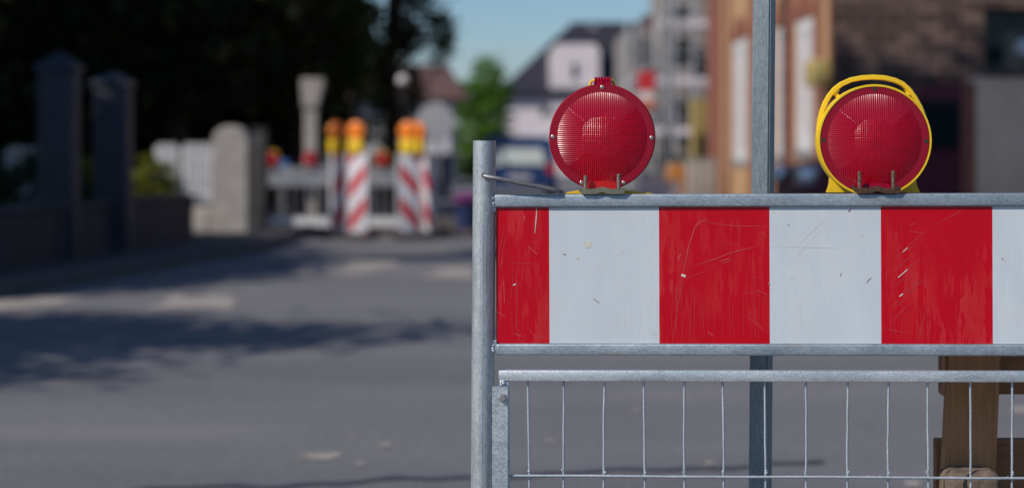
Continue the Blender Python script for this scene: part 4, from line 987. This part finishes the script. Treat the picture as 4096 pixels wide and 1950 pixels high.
# ------------------------------------------------------------------ scaffolded house
D = 60; X = gx(2505, D); t = thing('scaffolded_house', 'grey house under renovation behind the scaffold', 'house', (X, D + 1.4, 0)); Wd = gx(2860, D) - X
def zx(x): return gx(x, D) - X
ops = [(zx(2545), zx(2610), gz(270, D), gz(140, D)), (zx(2695), zx(2770), gz(255, D), gz(145, D)), (zx(2785), zx(2840), gz(310, D), gz(175, D)), (zx(2690), zx(2760), gz(60, D), gz(8, D)), (zx(2700), zx(2765), gz(450, D), gz(390, D)), (zx(2560), zx(2640), gz(560, D), gz(470, D))]
ops = [o_ for o_ in ops]
b = nb(); facade(b, Wd, gz(118, D), [o_ for o_ in ops if o_[3] < gz(118, D)], .3); box(b, 0, Wd, 5, 5.3, 0, gz(118, D)); box(b, 0, .3, .301, 5, 0, gz(118, D)); box(b, zx(2660), Wd, .001, 5, gz(118, D) + .001, 7.2); obj('wall', b, 'render_dim', t)
for o_ in ops: window(t, *o_, frame='dark_metal', dep=.1 if o_[3] < gz(118, D) else -.07)
b = nb(); box(b, zx(2585), zx(2628), .6, 1.0, gz(118, D), gz(42, D)); obj('chimney', b, 'tile', t)
b = nb(); v_ = [b.verts.new(p) for p in ((zx(2640), -.3, 7.21), (Wd + .3, -.3, 7.21), (Wd + .3, 3, 8.6), (zx(2640), 3, 8.6))]; b.faces.new(v_); obj('roof', b, 'slate', t)
t = thing('scaffold', 'steel scaffold with pale decks in front of the grey house', 'scaffold', (X, D, 0))
for x in (2512, 2560, 2618, 2700, 2775, 2848):
    for y in (0, 1.0):
        b = nb(); tube(b, [(zx(x), y, 0), (zx(x), y, 6.4 if x > 2640 else gz(90, D))], .03, 8); obj('standard', b, 'white_paint' if y == 0 else 'grey_metal', t)
for z_, xl in ((gz(345, D), 2505), (gz(115, D), 2640), (gz(545, D), 2505)):
    b = nb(); box(b, zx(xl), zx(2855), 0.05, .95, z_, z_ + .06); box(b, zx(xl), zx(2855), .012, .045, z_ + .061, z_ + .27); obj('deck', b, 'render_white', t)
    b = nb(); tube(b, [(zx(xl), -.05, z_ + 1.0), (zx(2855), -.05, z_ + 1.0)], .025, 8); tube(b, [(zx(xl), -.05, z_ + .5), (zx(2855), -.05, z_ + .5)], .025, 8); obj('guard_rail', b, 'grey_metal', t)
b = nb(); tube(b, [(zx(2512), -.09, gz(310, D)), (zx(2700), -.09, gz(215, D))], .035, 8); tube(b, [(zx(2700), -.09, gz(60, D)), (zx(2848), -.09, gz(280, D))], .035, 8); obj('brace', b, 'grey_metal', t)
D = 50; t = thing('lamp_post', 'tall grey lamp post in front of the scaffold', 'lamp post', (gx(2672, D), D, 0))
b = nb(); tube(b, [(0, 0, 0), (0, 0, 3), (0, 0, 7.0)], [.10, .085, .07], 14); obj('post', b, 'grey_metal', t); b = nb(); box(b, -.1, .6, -.08, .08, 7.0, 7.1, .03, 2); obj('lamp_head', b, 'grey_metal', t)
D = 46; t = thing('site_sign', 'red, white and orange site sign on a post below the scaffold', 'sign', (gx(2585, D), D, 0)); w_ = 34 * D / F
for (ya, yb, m_) in ((285, 365, 'sign_red'), (366, 402, 'white_paint'), (403, 432, 'sign_orange')):
    b = nb(); box(b, -w_, w_, -.02, .02, gz(yb, D), gz(ya, D), .004, 1); obj('sign_board', b, m_, t)
b = nb(); tube(b, [(0, .05, 0), (0, .05, gz(290, D))], .03, 10); obj('post', b, 'grey_metal', t)
# things standing at the building site
def crate(name, x0, x1, y0, y1, D, m_, lab, cat):
    t = thing(name, lab, cat, (gx(x0, D), D, 0)); w_ = gx(x1, D) - gx(x0, D); za, zb_ = max(0, gz(y1, D)), gz(y0, D)
    b = nb(); box(b, 0, w_, 0, .5, za, zb_, .02, 2); obj('body', b, m_, t)
    b = nb(); box(b, -.02, w_ + .02, -.02, .52, zb_ + .001, zb_ + .05, .01, 1); obj('lid', b, 'grey_metal', t)
    b = nb(); n_ = 4
    for k in range(n_): box(b, w_ * (k + .35) / n_, w_ * (k + .6) / n_, -.025, -.001, za + .04, zb_ - .04)
    obj('ribs', b, m_, t); 
    if za > 0.02: 
        b = nb()
        for q in ((0.02, .02), (w_ - .06, .02), (.02, .44), (w_ - .06, .44)): box(b, q[0], q[0] + .04, q[1], q[1] + .04, 0, za - .001)
        obj('legs', b, 'grey_metal', t)
    return t
crate('orange_box', 2672, 2742, 655, 800, 42, 'orange_box', 'orange box at the foot of the scaffold', 'box')
crate('site_container', 2752, 2868, 645, 900, 40, 'render_cream', 'cream site container left of the orange brick house', 'container')
crate('ochre_cabinet', 2768, 2832, 395, 780, 47, 'ochre', 'tall ochre cabinet between the scaffold and the orange brick house', 'cabinet')
crate('white_bag', 2560, 2650, 700, 900, 38, 'white_paint', 'white building material bag low beside the left beacon', 'bag')
crate('pale_bag', 2650, 2720, 735, 960, 36, 'render_white', 'small pale bag in front of the orange box', 'bag')

# ------------------------------------------------------------------ vehicles
def wheel(t, x, y, r, w_):
    b = nb(); lathe(b, [(r * .6, -w_ / 2), (r * .95, -w_ / 2), (r, -w_ * .35), (r, w_ * .35), (r * .95, w_ / 2), (r * .6, w_ / 2)], 'y', 28, (0, 0, 0)); o = obj('wheel', b, 'black', t, (x, y, r))
    b = nb(); lathe(b, [(.0001, -w_ / 2 - .004), (r * .3, -w_ / 2 - .012), (r * .6, -w_ / 2 - .004), (r * .6, -w_ / 2 + .02)], 'y', 28); obj('rim', b, 'silver', o); return o
def car(label, loc, rz, paint, prof, glassz, halfw, Lc, van=False, name='parked_car', cat='car'):
    """body built along local x (nose at -x), profile (x,z) closed; flanks bulge a little"""
    t = thing(name, label, cat, loc, rz); b = nb(); zb_ = .22
    rows = []
    for yy, k, dz in ((-halfw, .97, .0), (-halfw * .93, 1, 0), (0, 1.0, .015), (halfw * .93, 1, 0), (halfw, .97, 0)):
        rows.append([b.verts.new((x * k, yy * (1 if z < 1.0 else 1 - .16 * min(1, (z - 1.0) / .5) * (0 if van and z < 1.2 else 1)), (z - .02 if abs(yy) == halfw and z > .9 else z) + dz * (z > 1.0))) for x, z in prof])
    n_ = len(prof)
    for a, c in zip(rows, rows[1:]):
        for i in range(n_): b.faces.new((a[i], a[(i + 1) % n_], c[(i + 1) % n_], c[i]))
    b.faces.new(rows[0][::-1]); b.faces.new(rows[-1]); bmesh.ops.recalc_face_normals(b, faces=b.faces)
    bmesh.ops.bevel(b, geom=[e for e in b.edges if e.calc_face_angle(0) > .35], offset=.035, segments=2, affect='EDGES')
    obj('body', b, paint, t, smooth=False); return t
# blue hatchback from behind: local nose away from us
D = 44
prof = [(2.0, .25), (2.02, .52), (1.98, .72), (1.80, 1.12), (1.62, 1.32), (1.1, 1.38), (-.1, 1.38), (-.5, 1.30), (-1.05, .96), (-1.85, .82), (-2.0, .62), (-2.0, .25)]
t = car('dark blue hatchback seen from behind, between the round post and the left beacon', (gx(2078, D), D + 2.1, 0), R(90), 'car_blue', prof, 1, .83, 4.0)
t.rotation_euler = (0, 0, R(-90))
b = nb(); v_ = [b.verts.new(p) for p in ((1.975, -.58, .74), (1.975, .58, .74), (1.81, .50, 1.10), (1.81, -.50, 1.10))]; b.faces.new(v_)
r_ = bmesh.ops.extrude_face_region(b, geom=b.faces[:]); bmesh.ops.translate(b, verts=[x for x in r_['geom'] if isinstance(x, bmesh.types.BMVert)], vec=(.045, 0, .02)); bmesh.ops.recalc_face_normals(b, faces=b.faces); obj('rear_window', b, 'car_rear_glass', t)
for s_ in (-1, 1):
    b = nb(); box(b, 1.93, 2.045, s_ * .70 - .09, s_ * .70 + .09, .56, .76, .02, 2); obj('tail_light', b, 'tail', t)
b = nb(); box(b, 2.02, 2.05, -.26, .26, .40, .51, .005, 1); obj('number_plate', b, 'plate', t)
b = nb(); box(b, 1.95, 2.08, -.78, .78, .25, .44, .03, 2); obj('bumper', b, 'car_blue', t)
for x in (-1.25, 1.25):
    for s_ in (-1, 1): wheel(t, x, s_ * .74, .30, .19)
# maroon van, nose to the left, side towards us
D = 23.6; Xn = gx(3195, D)
prof = [(-2.3, .28), (-2.34, .62), (-2.22, .88), (-1.55, 1.02), (-1.02, 1.72), (-.7, 1.86), (1.9, 1.90), (2.2, 1.78), (2.3, 1.0), (2.3, .28)]
t = car('dark maroon van parked in the shade behind the yellow cased beacon, nose to the left', (Xn + 2.3, D + .95, 0), R(4), 'car_red', prof, 1, .9, 4.6, van=True, name='parked_van', cat='van')
for (pts) in ([(-1.36, 1.10), (-.45, 1.10), (-.45, 1.66), (-.92, 1.66)], [(-.38, 1.10), (.85, 1.10), (.85, 1.66), (-.38, 1.66)], [(.93, 1.10), (2.05, 1.12), (2.02, 1.64), (.93, 1.66)]):
    b = nb(); prism(b, pts, -.915, -.78); obj('side_window', b, 'glass', t)
b = nb(); v_ = [b.verts.new(p) for p in ((-1.60, -.74, 1.06), (-1.60, .74, 1.06), (-1.09, .68, 1.69), (-1.09, -.68, 1.69))]; b.faces.new(v_); r_ = bmesh.ops.extrude_face_region(b, geom=b.faces[:]); bmesh.ops.translate(b, verts=[x for x in r_['geom'] if isinstance(x, bmesh.types.BMVert)], vec=(.05, 0, -.03)); bmesh.ops.recalc_face_normals(b, faces=b.faces); obj('windscreen', b, 'glass', t)
for s_ in (-1, 1):
    b = nb(); box(b, -2.37, -2.12, s_ * .74 - .16, s_ * .74 + .17, .66, .88, .05, 2); obj('headlight', b, 'silver', t)
    b = nb(); box(b, -1.30, -1.12, s_ * 1.0 - .1, s_ * 1.0 + .1, 1.06, 1.26, .03, 2); obj('wing_mirror', b, 'dark_metal', t)
b = nb(); box(b, -2.42, -2.2, -.85, .85, .28, .5, .05, 2); obj('bumper', b, 'dark_metal', t)
b = nb(); box(b, .45, .62, -.925, -.905, .98, 1.01); obj('door_handle', b, 'dark_metal', t)
for x in (-1.45, 1.45):
    for s_ in (-1, 1): wheel(t, x, s_ * .81, .33, .21)
